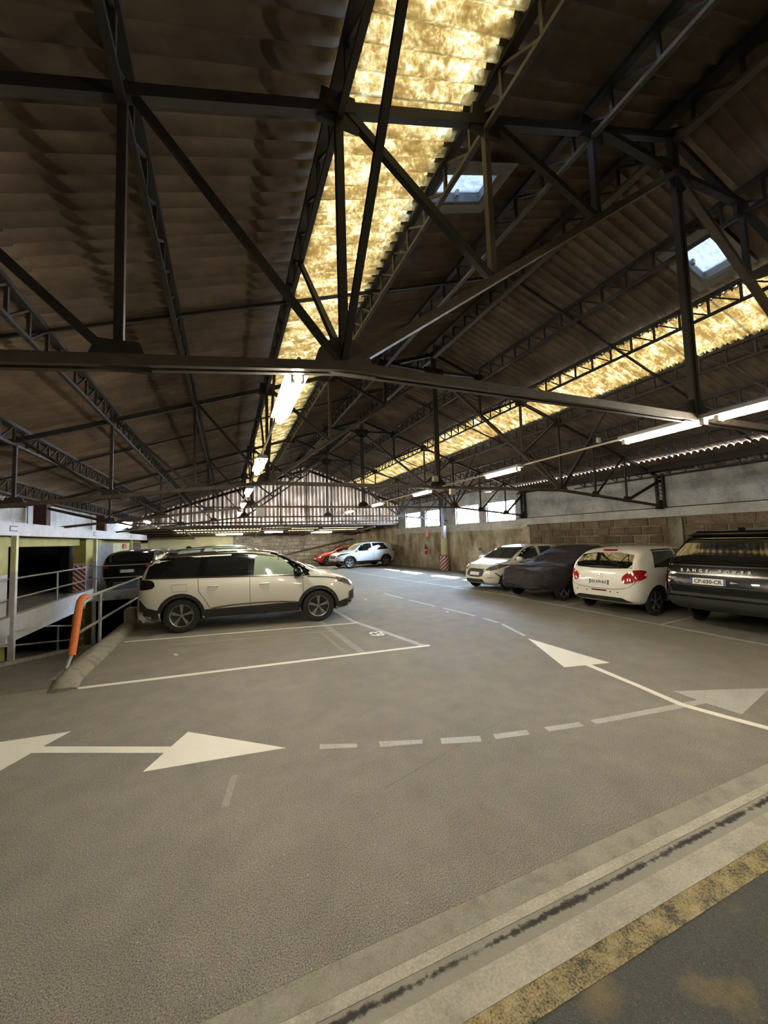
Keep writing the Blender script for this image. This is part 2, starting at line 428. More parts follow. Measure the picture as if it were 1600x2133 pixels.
# dark iron rail lying on the ledge, buttress
mb = MB(); wbox(mb, 1.0, 13.5, 2.50, 2.53, .0, .03); mb.build('iron_rail', 'steel', wall_r)
mb = MB(); wbox(mb, 7.2, 7.55, -.1, 2.2, 0, .10); mb.build('pier', 'mortar', wall_r)
mb = MB(); wbox(mb, 12.75, 13.1, -.1, 2.14, 0, .08); mb.build('pier', 'wall_streaked', wall_r)

def block_mesh(name, mat, sx, sy, sz, bev=.018, jit=.006, seed=0):
    r = random.Random(seed); bm = bmesh.new(); bmesh.ops.create_cube(bm, size=1)
    for v in bm.verts: v.co = Vector((v.co.x*sx, v.co.y*sy, v.co.z*sz))+Vector((r.uniform(-jit, jit), r.uniform(-jit, jit), r.uniform(-jit, jit)))
    bmesh.ops.bevel(bm, geom=[e for e in bm.edges], offset=bev, segments=1, affect='EDGES')
    me = bpy.data.meshes.new(name); bm.to_mesh(me); bm.free(); me.materials.append(MATS[mat]); return me
bl = [block_mesh('block', 'block_brown', .10, .5, .245, .016, .008, i) for i in range(5)]
rows, h = 8, .278
for r_ in range(rows):
    y = 1.6+(.26 if r_ % 2 else 0); z = .02+h*(r_+.5)
    while y < 12.4:
        L = random.choice((.42, .5, .5, .56))
        if not (7.2 < y+L/2 < 7.55 and False):
            p = wpt(y+L/2, z, -.02+random.uniform(-.008, .01))
            link_mesh('block', bl[random.randrange(5)], wall_r, p, (0, 0, WANG), (1, L/.5*.955, 1))
        y += L+.02
# windows
for i, (a, b) in enumerate(WIN):
    root = structure(empty('window_%d' % (i+1)))
    mb = MB(); t = .045
    wbox(mb, a, b, SILL, SILL+t, -.13, -.07); wbox(mb, a, b, HEAD-t, HEAD, -.13, -.07)
    wbox(mb, a, a+t, SILL, HEAD, -.13, -.07); wbox(mb, b-t, b, SILL, HEAD, -.13, -.07)
    mb.build('window_frame', 'steel_light', root)
    nx, nz = 4, 3; W_, H_ = (b-a)/nx, (HEAD-SILL)/nz
    mb = MB(); wbox(mb, a, b, SILL-.03, SILL+.015, -.2, .06); mb.build('window_sill', 'band_white', root)
    for k in range(1, nx):
        mb = MB(); hw = .018 if k == 2 else .009; wbox(mb, a+k*W_-hw, a+k*W_+hw, SILL+t, HEAD-t, -.12, -.08); mb.build('glazing_bar', 'steel_light', root)
    for k in range(1, nz):
        mb = MB(); wbox(mb, a+t, b-t, SILL+k*H_-.009, SILL+k*H_+.009, -.115, -.085); mb.build('glazing_bar', 'steel_light', root)
    for k in range(nx):
        for j in range(nz):
            mb = MB(); wbox(mb, a+k*W_+.01, a+(k+1)*W_-.01, SILL+j*H_+.01, SILL+(j+1)*H_-.01, -.102, -.098); mb.build('pane', 'window_glass', root)

# back wall: yellow plaster left, stone right
wall_b = structure(empty('wall_back'))
MB().box(-10, .45, BY, BY+.25, -.2, 2.75).build('yellow_plaster', 'yellow_wall', wall_b)
MB().box(.45, 10.6, BY+.02, BY+.25, -.2, 2.75).build('mortar_bed', 'mortar_pale', wall_b)
MB().box(.42, .62, BY-.05, BY+.1, -.1, 2.4).build('pier', 'slab_concrete', wall_b)
bl2 = [block_mesh('block', 'block_back', .48, .10, .27, .02, .012, 20+i) for i in range(5)]
for r_ in range(8):
    x = .64+(.2 if r_ % 2 else 0); z = .02+.295*(r_+.5)
    while x < 9.75:
        L = random.choice((.38, .45, .52, .6))
        if x+L < 9.95: link_mesh('block', bl2[random.randrange(5)], wall_b, (x+L/2, BY+.0+random.uniform(-.012, .012), z), None, (L/.48*.94, 1, 1))
        x += L+.02
# wall behind the photographer and far left
structure(MB().box(-10, 14.8, Y0-.2, Y0, -.2, 6.5).build('wall_front', 'plaster_white'))
structure(MB().box(-10.2, -10, Y0, BY+.2, -3.8, 3.6).build('wall_far_left', 'slab_concrete'))

# left side: upper white wall, roof slab with fascia, deck
wall_l = structure(empty('wall_left'))
def lwall(y0, y1): MB().box(-5.15, -4.95, y0, y1, 2.40, 3.13).build('plaster', 'plaster_white', wall_l)
for y0, y1 in ((Y0, 2.3), (2.5, 7.55), (7.85, 12.85), (13.15, 18.15), (18.45, 24.85)): lwall(y0, y1)
for y in (2.4, 7.7, 13.0, 18.3): MB().box(-5.1, -4.97, y-.16, y+.16, 2.4, 3.12).build('pier', 'plaster_white', wall_l)
mb = MB(); mb.box(-5.15, -4.95, 24.85, BY, 2.4, 3.2); mb.build('dark_panel', 'black_void', wall_l)
# fascia slab with rounded end
mb = MB(); poly = [(-10, Y0), (-4.1, Y0), (-4.1, 24.6)]+[(-4.1-1.0+math.cos(a)*1.0, 24.6+math.sin(a)*1.0) for a in [PI/2*k/8 for k in range(1, 9)]]+[(-10, 25.6)]
mb.prism(poly, 2.13, 2.41, lambda u, v, h: (u, v, h)); mb.box(-10, -5.1, 25.6, BY, 2.13, 2.41); slab = structure(mb.build('ceiling_side_bay', 'white_paint'))
for y in (10.32, 15.62, 20.9):
    mb = MB(); x = -4.093
    mb.box(x-.005, x, y-.19, y-.17, 2.22, 2.33); mb.box(x-.005, x, y-.17, y+.12, 2.315, 2.33); mb.box(x-.005, x, y-.17, y+.12, 2.22, 2.235)
    mb.build('bracket_mark', 'trim_black', slab)
# deck (half level up)
DZ = .34
mb = MB(); mb.box(-10, -4.25, Y0+9, BY, DZ-.25, DZ); mb.box(-4.25, -1.95, 15.65, BY, DZ-.25, DZ)
structure(mb.build('floor_deck', 'slab_concrete'))
beam = structure(MB().box(-4.25, -4.1, 3.0, 15.65, .11, .47).build('trim_deck_beam', 'white_paint'))
MB().box(-4.45, -4.25, 9.6, 15.4, -.12, .12).build('lower_flange', 'white_paint', beam)
structure(MB().box(-4.25, -1.95, 15.5, 15.65, .06, DZ+.03).build('trim_deck_edge', 'white_paint'))
structure(MB().box(-4.95, -4.6, 11.0, 18.5, 1.9, 2.13).build('trim_soffit_beam', 'yellow_paint'))
structure(MB().box(-4.95, -4.55, 4.0, 10.0, -1.0, 2.13).build('wall_left_bay', 'yellow_paint'))
# inner yellow wall with openings beyond the cars
wl2 = structure(empty('wall_inner'))
MB().box(-5.3, -5.1, 16.6, 19.4, DZ, 2.13).build('dark_opening', 'black_void', wl2)
MB().box(-5.3, -5.05, 19.6, 22.0, DZ, 2.0).build('grey_shutter', 'grey_door', wl2)
MB().box(-5.3, -5.1, 19.4, 31.0, 2.0, 2.13).build('lintel', 'yellow_paint', wl2)
MB().box(-5.3, -5.1, 22.0, 25.6, DZ, 2.0).build('yellow_plaster', 'yellow_wall', wl2)
MB().box(-5.3, -5.08, 25.6, 28.6, DZ, 1.95).build('brown_shutter', 'brown_door', wl2)
MB().box(-5.3, -5.1, 28.6, 31.0, DZ, 2.3).build('yellow_plaster', 'yellow_wall', wl2)
sg = MB().box(-5.09, -5.07, 24.0, 24.7, 1.72, 1.95).build('fire_sign', 'red_plastic'); tag(sg, 'small red fire sign on the yellow wall beyond the black car', 'sign')
MB().box(-5.068, -5.064, 24.25, 24.35, 1.76, 1.91).build('symbol', 'plate_white', sg)

# ------------------------------------------------------------------ roof sheets
ceil = structure(empty('ceiling'))
PITCHC, NC = .16, 6
SW = PITCHC*NC
def sheet_mesh(name, mat, xa, xb, dz=0., amp=.036):
    vs = []; fs = []; n = NC*10; xs = [xa, (xa+xb)/2, xb]
    for x in xs:
        for k in range(n+1):
            y = SW*k/n; vs.append((x, y, zroof(x)+dz+(amp*math.cos(2*PI*y/PITCHC) if 'sky' in name else amp*(2*abs(math.sin(PI*y/PITCHC))**.6-1))))
    for i in range(2):
        for k in range(n): fs.append((i*(n+1)+k, i*(n+1)+k+1, (i+1)*(n+1)+k+1, (i+1)*(n+1)+k))
    me = bpy.data.meshes.new(name); me.from_pydata(vs, [], fs); me.materials.append(MATS[mat])
    if 'sky' in name:
        me.materials.append(MATS['skylight_joint'])
        for p_ in me.polygons: p_.material_index = 1 if p_.center.y > SW-.085 else 0
    me.polygons.foreach_set('use_smooth', [True]*len(fs))
    if 'sky' not in name: me.set_sharp_from_angle(angle=math.radians(35))
    return me
rowsL = [(4.56, 1.90, 'roof_cement', .02), (1.98, .76, 'skylight_fibre', .0), (.86, -1.9, 'roof_cement', .012), (-1.6, -4.45, 'roof_cement', -.012), (-4.38, -5.4, 'roof_cement', -.05)]
rowsR = [(4.52, 7.26, 'roof_cement', .02), (7.17, 8.42, 'skylight_fibre', .0), (8.32, 10.3, 'roof_cement', .012), (10.05, 11.85, 'roof_cement', -.012), (11.75, 12.75, 'roof_cement', -.055), (12.7, 13.6, 'roof_cement', -.065), (13.55, 14.7, 'roof_cement', -.075)]
ROOFWIN = [(2.1, 2.75, 3.14, 3.48, -1), (6.1, 6.75, 2.9, 3.3, 1)]
ncol = int((GY+.2-Y0)/SW)+1
for xa, xb, mat, dz in rowsL+rowsR:
    nm = 'skylight_sheet' if 'sky' in mat else 'roof_sheet'
    me = sheet_mesh(nm, mat, xa, xb, dz)
    for c in range(ncol):
        y = Y0+c*SW
        if min(xa, xb) > wallx(y)+.05 and xa > 8: continue
        hit = None
        for q in ROOFWIN:
            if mat == 'roof_cement' and min(xa, xb) < q[0] and max(xa, xb) > q[1] and y < q[3]+.05 and y+SW > q[2]-.05: hit = q
        if hit is None: link_mesh(nm, me, ceil, (0, y, 0))
        else:   # sheet cut round the roof window: drop the faces over the opening
            bm = bmesh.new(); bm.from_mesh(me)
            for co, no in (((hit[0], 0, 0), (1, 0, 0)), ((hit[1], 0, 0), (1, 0, 0)), ((0, hit[2]-y, 0), (0, 1, 0)), ((0, hit[3]-y, 0), (0, 1, 0))):
                bmesh.ops.bisect_plane(bm, geom=bm.verts[:]+bm.edges[:]+bm.faces[:], plane_co=co, plane_no=no)
            kill = [f for f in bm.faces if hit[0] < f.calc_center_median().x < hit[1] and hit[2]-y < f.calc_center_median().y < hit[3]-y]
            bmesh.ops.delete(bm, geom=kill, context='FACES'); m2 = bpy.data.meshes.new(nm); bm.to_mesh(m2); bm.free()
            m2.materials.append(MATS['roof_cement']) if not m2.materials else None
            link_mesh(nm, m2, ceil, (0, y, 0))
# ridge cap
mb = MB()
for s_ in (-1, 1): mb.add([(XR, Y0, ZR+.07), (XR, GY+.1, ZR+.07), (XR+s_*.3, GY+.1, ZR-.05), (XR+s_*.3, Y0, ZR-.05)], [(0, 1, 2, 3)])
mb.build('ridge_cap', 'roof_cement', ceil)
# dark strip added to stand in for the unlit eaves below the slit
mb = MB(); z = zroof(12.05)-.08
mb.add([(11.86, Y0, z-.20), (11.86, 17.5, z-.20), (11.90, 17.5, z+.0), (11.90, Y0, z+.0), (11.9, Y0, z-.2), (11.9, 17.5, z-.2), (11.94, 17.5, z), (11.94, Y0, z)],
       [(0, 1, 2, 3), (7, 6, 5, 4), (0, 4, 5, 1), (3, 2, 6, 7)]); mb.build('eaves_shade_strip', 'steel', ceil)
# roof windows: raised light frame and pane
for x0, x1, y0, y1, sd_ in ROOFWIN:
    rw = empty('roof_window'); structure(rw)
    L_ = lambda x, y, h: (x, y, zroof(x)+h)
    def rb(mb, xa, xb, ya, yb, h0, h1):
        mb.add([L_(xa,ya,h0), L_(xb,ya,h0), L_(xb,yb,h0), L_(xa,yb,h0), L_(xa,ya,h1), L_(xb,ya,h1), L_(xb,yb,h1), L_(xa,yb,h1)],
               [(0,3,2,1),(4,5,6,7),(0,1,5,4),(1,2,6,5),(2,3,7,6),(3,0,4,7)])
    mb = MB(); e = .03
    rb(mb, x0-e, x0, y0-e, y1+e, -.05, .09); rb(mb, x1, x1+e, y0-e, y1+e, -.05, .09); rb(mb, x0, x1, y0-e, y0, -.05, .09); rb(mb, x0, x1, y1, y1+e, -.05, .09)
    mb.build('curb_frame', 'grey_door', rw)
    mb = MB(); e = .16
    rb(mb, x0-e, x0-.03, y0-e, y1+e, -.06, -.05); rb(mb, x1+.03, x1+e, y0-e, y1+e, -.06, -.05); rb(mb, x0-.03, x1+.03, y0-e, y0-.03, -.06, -.05); rb(mb, x0-.03, x1+.03, y1+.03, y1+e, -.06, -.05)
    mb.build('flashing_board', 'slab_concrete', rw)
    mb = MB(); mb.add([L_(x0,y0,.06), L_(x1,y0,.06), L_(x1,y1,.06), L_(x0,y1,.06)], [(0,1,2,3)]); mb.build('pane', 'roof_glass', rw)
    mb = MB(); rb(mb, (x0+x1)/2-.02, (x0+x1)/2+.02, y1-.06, y1-.02, -.02, .05); mb.build('latch', 'galv', rw)

# lattice purlins (children of the ceiling)
PX = [XR+s_*k*NODE for k in range(1, 8) for s_ in (-1, 1)]
PX = [x for x in PX if -4.9 < x < 12.5]
STEP = .42
vb = {}; 
for x in [XR]+PX:
    zt = zroof(x)-.055; dep = .30; y_end = GY
    if x > 10: y_end = min(GY, (13.37-x)/.112-.2)
    ch = .075 if x != XR else .16
    mb = MB(); mb.bar((x, Y0, zt), (x, y_end, zt), ch, .05); pur = mb.build('purlin', 'steel', ceil)
    mb = MB(); mb.bar((x, Y0, zt-dep), (x, y_end, zt-dep), ch*.6, .04)
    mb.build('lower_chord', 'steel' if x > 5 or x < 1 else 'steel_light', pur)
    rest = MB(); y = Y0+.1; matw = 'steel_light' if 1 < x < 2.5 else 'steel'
    while y+STEP < y_end:
        a = MB(); near = 1.6 < y < 9.2
        v1 = ((x, y, zt), (x, y, zt-dep)); d1 = ((x, y, zt-dep), (x, y+STEP, zt))
        if near:
            for nm, (p, q), wd in (('post', v1, .03), ('diagonal', d1, .022)):
                key = (nm, matw)
                if key not in vb:
                    b2 = MB(); b2.bar(Vector(p)-Vector((x, y, zt)), Vector(q)-Vector((x, y, zt)), wd, wd); vb[key] = b2.mesh(nm, matw)
                link_mesh('lattice_'+nm, vb[key], pur, (x, y, zt))
        else:
            rest.bar(v1[0], v1[1], .03, .03); rest.bar(d1[0], d1[1], .022, .022)
        y += STEP
    r_ = rest.build('lattice', matw, pur); r_['kind'] = 'stuff'
# thin sag bars down the slope, half way between trusses
for a, b in zip(TY, TY[1:]+[GY]):
    y = (a+b)/2
    for s_, xe in ((-1, -4.6), (1, min(11.7, wallx(y)-.1))):
        mb = MB(); mb.bar((XR, y, zroof(XR)-.09), (xe, y, zroof(xe)-.09), .035, .035); mb.build('sag_bar', 'steel', ceil)

# ------------------------------------------------------------------ trusses
ORD = ['behind the camera', 'nearest', 'second', 'third', 'fourth']
XL = -4.58
def chord_z(x):
    B, D = XR-3*NODE, XR+3*NODE
    if x < B: return 2.98-.118*(B-x)
    if x > D: return 2.98-.100*(x-D)
    return 2.98
def truss(y, label):
    root = empty('roof_truss', (XR, y, 2.98)); tag(root, label, 'roof truss', 'steel roof trusses')
    off = Vector((XR, y, 2.98))
    def part(name, p, q, w_, h_, mat='steel', dy=0):
        mb = MB(); mb.bar(Vector((p[0], y+dy, p[1]))-off, Vector((q[0], y+dy, q[1]))-off, w_, h_); return mb.build(name, mat, root)
    xr = wallx(y)-.06
    T = lambda k: (XR+k*NODE, zraf(XR+k*NODE)); Lo = lambda k: (XR+k*NODE, chord_z(XR+k*NODE))
    part('rafter', (XL, zraf(XL)-.06), (XR, 6.14), .06, .075); part('rafter', (XR, 6.14), (xr, zraf(xr)-.06), .06, .075)
    B, D = Lo(-3), Lo(3); R = (XR, 6.2); G = (XR, 5.72); C = (XR, 2.98)
    for dy in (-.034, .034):
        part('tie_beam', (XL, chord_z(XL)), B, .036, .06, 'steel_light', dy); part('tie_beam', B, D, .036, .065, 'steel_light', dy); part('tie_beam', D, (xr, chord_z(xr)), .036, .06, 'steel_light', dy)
    for dx in (-.035, .035): part('king_rod', (XR+dx, 6.2), (XR+dx, 2.98), .035, .06)
    for s_ in (-1, 1):
        N = Lo(3*s_)
        part('raking_tie', G, N, .075, .06, 'steel_light')
        f = lambda k: (XR+s_*k*NODE, G[1]+(N[1]-G[1])*k/3)
        part('collar', T(s_), G, .07, .06)
        part('strut', T(s_), f(1), .055, .055); part('strut', T(2*s_), f(2), .05, .05, 'steel_light'); part('strut', T(3*s_), N, .055, .055)
        part('diagonal', T(2*s_), f(1), .05, .06); part('diagonal', T(3*s_), f(2), .05, .06)
        xlim = XL+.3 if s_ < 0 else xr-.3
        k = 4
        while (XR+s_*k*NODE > xlim) if s_ < 0 else (XR+s_*k*NODE < xlim):
            part('strut', T(k*s_), Lo(k*s_), .045, .045, 'steel'); part('diagonal', T(k*s_), Lo((k-1)*s_), .042, .045); k += 1
        part('diagonal', (XL if s_ < 0 else xr, zraf(XL if s_ < 0 else xr)-.15), Lo((k-1)*s_), .06, .07)
    def gusset(c, poly, mat='steel'):
        mb = MB(); mb.prism(poly, -.018, .018, lambda u, v, h: (c[0]+u-XR, h, c[1]+v-2.98)); return mb.build('gusset', mat, root)
    tri = [(-.22, -.04), (.22, -.04), (.17, .12), (.07, .20), (-.07, .20), (-.17, .11)]
    for c in (B, C, D):
        g = gusset(c, tri, 'steel_light' if c is not C else 'steel')
        for dx in (-.18, -.11, -.04, .04, .11, .18):
            mb = MB(); mb.lathe([(.0, -.05), (.014, -.05), (.014, .05), (0, .05)], 6, 'y', (c[0]+dx-XR, 0, c[1]-.02-2.98)); mb.build('bolt', 'steel', g)
    gusset(G, [(-.25, -.05), (-.1, -.2), (.1, -.2), (.25, -.05), (.25, .1), (-.25, .1)])
    for s_ in (-1, 1):
        for k in (4, 5, 6):
            x = XR+s_*k*NODE
            if XL+.3 < x < xr-.3: gusset(Lo(k*s_), [(-.16, -.04), (.16, -.04), (.1, .12), (-.1, .12)])
        for k in (1, 2, 3): gusset(T(k*s_), [(-.15, -.18), (.15, -.18), (.12, .06), (-.12, .06)])
    # wind bracing in the line of the skylight edge purlins
    for s_ in (-1, 1):
        N = Lo(3*s_); x = N[0]; zp = zroof(x)-.35
        for dy in (-1.5, 1.5):
            mb = MB(); mb.bar(Vector((x, y, N[1]+.05))-off, Vector((x, y+dy, zp))-off, .042, .042); mb.build('wind_brace', 'steel', root)
    # end columns
    mb = MB(); mb.box(XL-.16-XR, XL+.12-XR, -.13, .13, 2.41-2.98, 3.14-2.98); mb.build('end_column', 'steel_red', root)
    if y < 16:
        mb = MB(); x = xr-.02
        for dy in (-.1, .1): mb.box(x-.05-XR, x+.03-XR, dy-.03, dy+.03, 2.5-2.98, zraf(x)+.05-2.98)
        zz = 2.55
        while zz < zraf(x)-.1:
            mb.bar(Vector((x-.05-XR, -.1, zz-2.98)), Vector((x-.05-XR, .1, zz+.1-2.98)), .02, .03, (1, 0, 0)); zz += .12
        mb.build('end_column', 'steel', root)
        mb = MB(); mb.prism([(-.25, 0), (.06, 0), (.06, .28), (-.06, .28)], -.05, .05, lambda u, v, h: (x+u-XR, h, chord_z(x)-.1+v-2.98)); mb.build('bearing', 'steel', root)
    else:
        x = xr-.35; mb = MB(); mb.box(x-.09-XR, x+.09-XR, -.09, .09, 2.4-2.98, zraf(x)-2.98); mb.build('end_column', 'steel', root)
    return root
TL = ['steel roof truss mostly out of view over the dark aisle', 'nearest steel roof truss with king rods, crossing right above the white arrows',
      'second steel roof truss from the camera, above the white people carrier', 'third steel roof truss from the camera, landing beside the rightmost window',
      'fourth steel roof truss from the camera, standing on the striped round pillar']
for y, l in zip(TY, TL): truss(y, l)

# ------------------------------------------------------------------ gable wall of corrugated sheets, lean-to roof behind it
gab = structure(empty('wall_gable'))
GP = GPITCH; gx = -4.6
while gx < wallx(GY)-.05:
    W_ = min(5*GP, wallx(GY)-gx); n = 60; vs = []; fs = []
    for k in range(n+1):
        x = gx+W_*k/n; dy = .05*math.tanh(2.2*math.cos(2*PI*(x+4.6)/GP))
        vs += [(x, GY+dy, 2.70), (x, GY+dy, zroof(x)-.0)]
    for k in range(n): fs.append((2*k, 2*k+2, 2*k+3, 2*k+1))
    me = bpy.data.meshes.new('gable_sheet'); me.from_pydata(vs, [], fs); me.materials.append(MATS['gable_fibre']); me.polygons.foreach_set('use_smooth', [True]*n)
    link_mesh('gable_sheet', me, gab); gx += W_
MB().box(-4.6, wallx(GY)-.05, GY-.12, GY+.0, 2.72, 2.84).build('gable_beam', 'steel_light', gab)
MB().box(-4.6, wallx(GY)-.05, GY-.10, GY-.05, 2.95, 3.02).build('gable_rail', 'steel', gab)
MB().box(-2.6, 9.6, GY-.10, GY-.05, 3.85, 3.9).build('gable_rail', 'steel', gab)
for x in [XR+k*NODE*1.25 for k in range(-5, 5)]:
    if -4.5 < x < wallx(GY)-.3: MB().box(x-.03, x+.03, GY-.11, GY-.05, 2.84, zroof(x)-.1).build('gable_post', 'steel', gab)
for x0, x1, zz in ((-4.5, XR, 0), (XR, wallx(GY)-.1, 0)):
    mb = MB(); mb.bar((x0, GY-.08, zraf(x0)), (x1, GY-.08, zraf(x1)), .08, .14); mb.build('gable_rafter', 'steel', gab)
# lean-to
lt = structure(empty('ceiling_lean_to'))
def zlt(y): return 2.78-(y-GY)/(BY-GY)*.36
LP = .2
x = -5.0
while x < 10.9:
    W_ = 1.0; n = 40; vs = []; fs = []
    for k in range(n+1):
        xx = x+W_*k/n; dz = .03*math.cos(2*PI*xx/LP)
        for y in (GY-.1, 25.6, 27.8, BY+.1): vs.append((xx, y, zlt(y)+dz))
    mm = []
    for k in range(n):
        for j in range(3): fs.append((4*k+j, 4*k+4+j, 4*k+5+j, 4*k+1+j)); mm.append(1 if j == 1 and (-3.7 < x < 1.5 or 3.0 < x < 9.0) else 0)
    me = bpy.data.meshes.new('lean_to_sheet'); me.from_pydata(vs, [], fs); me.materials.append(MATS['roof_cement']); me.materials.append(MATS['shed_fibre'])
    me.polygons.foreach_set('material_index', mm); me.polygons.foreach_set('use_smooth', [True]*len(fs))
    link_mesh('lean_to_sheet', me, lt); x += W_
for y in (25.6, 27.8, 29.6): MB().box(-5, 10.4, y-.04, y+.04, zlt(y)-.13, zlt(y)-.045).build('lean_to_purlin', 'steel', lt)
for x in (-2.2, 1.9, 5.5, 9.0):
    mb = MB(); mb.bar((x, GY, 2.62), (x, BY, 2.24), .08, .10); mb.build('lean_to_rafter', 'steel_light', lt)
mb = MB(); mb.tube([(3.5, 30.86, .65), (7.2, 30.86, 1.38), (9.75, 30.86, 1.88)], .05, 8)
tag(mb.build('wall_pipe', 'steel_light', None, True), 'dark pipe climbing slantwise across the stone back wall', 'pipe')

# ------------------------------------------------------------------ pillars, columns, rails on the left
def white_column(y, label):
    root = empty('steel_column', (-4.08, y, rz(y)-.02)); tag(root, label, 'column', 'white and yellow columns along the deck edge'); z0 = rz(y)-.02
    MB().box(-.05, .04, -.05, .05, 0, 1.38-z0).build('lower_shaft', 'white_paint', root)
    MB().box(-.05, .04, -.05, .05, 1.38-z0, 2.13-z0).build('upper_shaft', 'yellow_wall', root)
white_column(10.32, 'white column with yellow top, nearest the left edge, standing on the ramp kerb')
white_column(15.62, 'thin white and yellow column beside the striped yellow pillar')
white_column(20.9, 'thin yellow column rising behind the black hatchback')
def yellow_pillar(y, x0, label, ramp):
    z0 = rz(y)-.05; root = empty('concrete_pillar', ((x0-4.42)/2, y, z0)); tag(root, label, 'pillar', 'yellow concrete pillars')
    hw = (-4.42-x0)/2
    MB().box(-hw, hw, -.45, .45, 0, .38-z0).build('lower_shaft', 'yellow_paint', root)
    MB().box(-hw, hw, -.45, .45, .38-z0, 1.30-z0).build('grey_shaft', 'white_paint', root)
    MB().box(-hw, hw, -.45, .45, 1.30-z0, 2.13-z0).build('upper_shaft', 'yellow_paint', root)
    MB().box(-hw+.0, hw-.0, -.46, -.45, .40-z0, 1.24-z0).build('striped_panel', 'stripes_flat', root)
    MB().box(-hw+.0, hw-.0, -.46, -.45, .0, .22).build('striped_panel', 'stripes_flat', root)
    for zz in (.78, 1.18): MB().box(hw, hw+.03, -.1, .12, zz-z0, zz+.04-z0).build('clip', 'trim_black', root)
yellow_pillar(10.45, -4.8, 'yellow pillar cut by the left picture edge behind the nearest white column', True)
yellow_pillar(16.35, -4.76, 'yellow pillar with red and white striped panel above the ramp', True)
root = empty('concrete_pillar', (-2.9, 18.0, rz(18.0))); tag(root, 'yellow pillar under the deck below the black hatchback', 'pillar', 'yellow concrete pillars')
MB().box(-.2, .2, -.2, .2, 0, .13-rz(18.0)).build('shaft', 'yellow_paint', root)
# round pillar at the right wall
px, py = 11.02, 18.3
root = empty('round_pillar', (px, py, 0)); tag(root, 'round pillar with red and white striped foot against the right wall', 'pillar')
mb = MB(); mb.lathe([(0, 0), (.25, 0), (.25, .76), (0, .76)], 28); mb.build('striped_sleeve', 'stripes_round', root, True)
mb = MB(); mb.lathe([(0, .76), (.2, .76), (.2, .84), (0, .84)], 28); mb.build('collar', 'slab_concrete', root, True)
mb = MB(); mb.lathe([(0, .84), (.19, .84), (.17, 1.7), (0, 1.7)], 28); mb.build('yellow_shaft', 'yellow_wall', root, True)
mb = MB(); mb.lathe([(0, 1.7), (.17, 1.7), (.15, 2.42), (0, 2.42)], 28); mb.build('white_shaft', 'white_paint', root, True)

def rail_obj(name, label, pts_list, r, posts, group=None):
    root = empty(name, pts_list[0][0]); tag(root, label, 'railing', group); off = Vector(pts_list[0][0])
    for pts in pts_list:
        mb = MB(); mb.tube([Vector(p)-off for p in pts], r, 10); mb.build('rail', 'galv', root, True)
    for p, q in posts:
        mb = MB(); mb.tube([Vector(p)-off, Vector(q)-off], r*1.15, 10); mb.build('post', 'galv', root, True)
    return root
rail_obj('deck_railing', 'two grey tube rails along the deck edge behind the white column', [[(-4.17, 6, 1.26), (-4.17, 15.55, 1.2)], [(-4.17, 6, .83), (-4.17, 15.55, .79)]], .022, [((-4.2, 12.9, .47), (-4.2, 12.9, 1.22)), ((-4.2, 8, .47), (-4.2, 8, 1.24))])
rail_obj('deck_railing', 'grey tube rails across the deck end in front of the black hatchback', [[(-4.1, 15.56, 1.2), (-2.0, 15.56, 1.2)], [(-4.1, 15.56, .79), (-2.0, 15.56, .79)]], .022, [((-2.42, 15.56, .41), (-2.42, 15.56, 1.2))])
rail_obj('ramp_railing', 'grey tube rails sloping down under the white deck beam', [[(-4.35, 9.6, .42), (-4.35, 16, -.78)], [(-4.35, 9.6, .02), (-4.35, 16, -1.2)]], .022, [((-4.35, 13.5, rz(13.5)), (-4.35, 13.5, -.31))])
root = rail_obj('ramp_railing', 'grey tube railing with an orange padded end post on the kerb', [[(-2.27, 7.98, .97), (-2.27, 13.6, .95)], [(-2.27, 7.72, .44), (-2.27, 13.6, .42)], [(-2.27, 7.38, 0), (-2.27, 7.66, .2)]], .026, [((-2.27, 9.05, 0), (-2.27, 9.05, .95)), ((-2.27, 12.5, 0), (-2.27, 12.5, .95))])
mb = MB(); o0 = Vector((-2.27, 7.98, .97))
mb.tube([Vector(p)-o0 for p in ((-2.27, 7.60, .15), (-2.27, 7.76, .5), (-2.27, 7.88, .84), (-2.27, 7.94, .94), (-2.27, 8.06, .985), (-2.27, 8.2, .985))], .055, 14)
mb.build('foam_sleeve', 'orange_foam', root, True)
# kerb
kerb = empty('concrete_kerb', (-2.1, 8.5, 0)); tag(kerb, 'rounded concrete kerb at the ramp edge with a square block at its end', 'kerb')
def kerb_seg(ya, yb, xc, parent, n=14, taper=True):
    vs = []; fs = []; prof = [(-.15, -.02), (-.145, .06), (-.11, .11), (-.03, .13), (.05, .115), (.11, .07), (.14, .02), (.15, -.02)]
    for i in range(n+1):
        t = i/n; y = ya+(yb-ya)*t; k = min(1, .35+t*6) if taper else 1; r = random.uniform(-.006, .006)
        for u, v in prof: vs.append((xc+.1*(1-k)+u*(1.15-.15*k)+r-(-2.1), y-8.5, v*k+random.uniform(-.004, .004)))
    m_ = len(prof)
    for i in range(n):
        for j in range(m_-1): fs.append((i*m_+j, i*m_+j+1, (i+1)*m_+j+1, (i+1)*m_+j))
    fs.append(tuple(range(m_))); fs.append(tuple(n*m_+m_-1-j for j in range(m_)))
    mb = MB(); mb.add(vs, fs); return mb.build('kerb_stone', 'kerb_concrete', parent, True)
kerb_seg(6.3, 10.5, -2.03, kerb); kerb_seg(10.75, 15.4, -2.0, kerb, 12, False)
me = block_mesh('kerb_block', 'kerb_concrete', .26, .26, .42, .03, .012, 3); link_mesh('kerb_block', me, kerb, (.04, 2.13, .2))
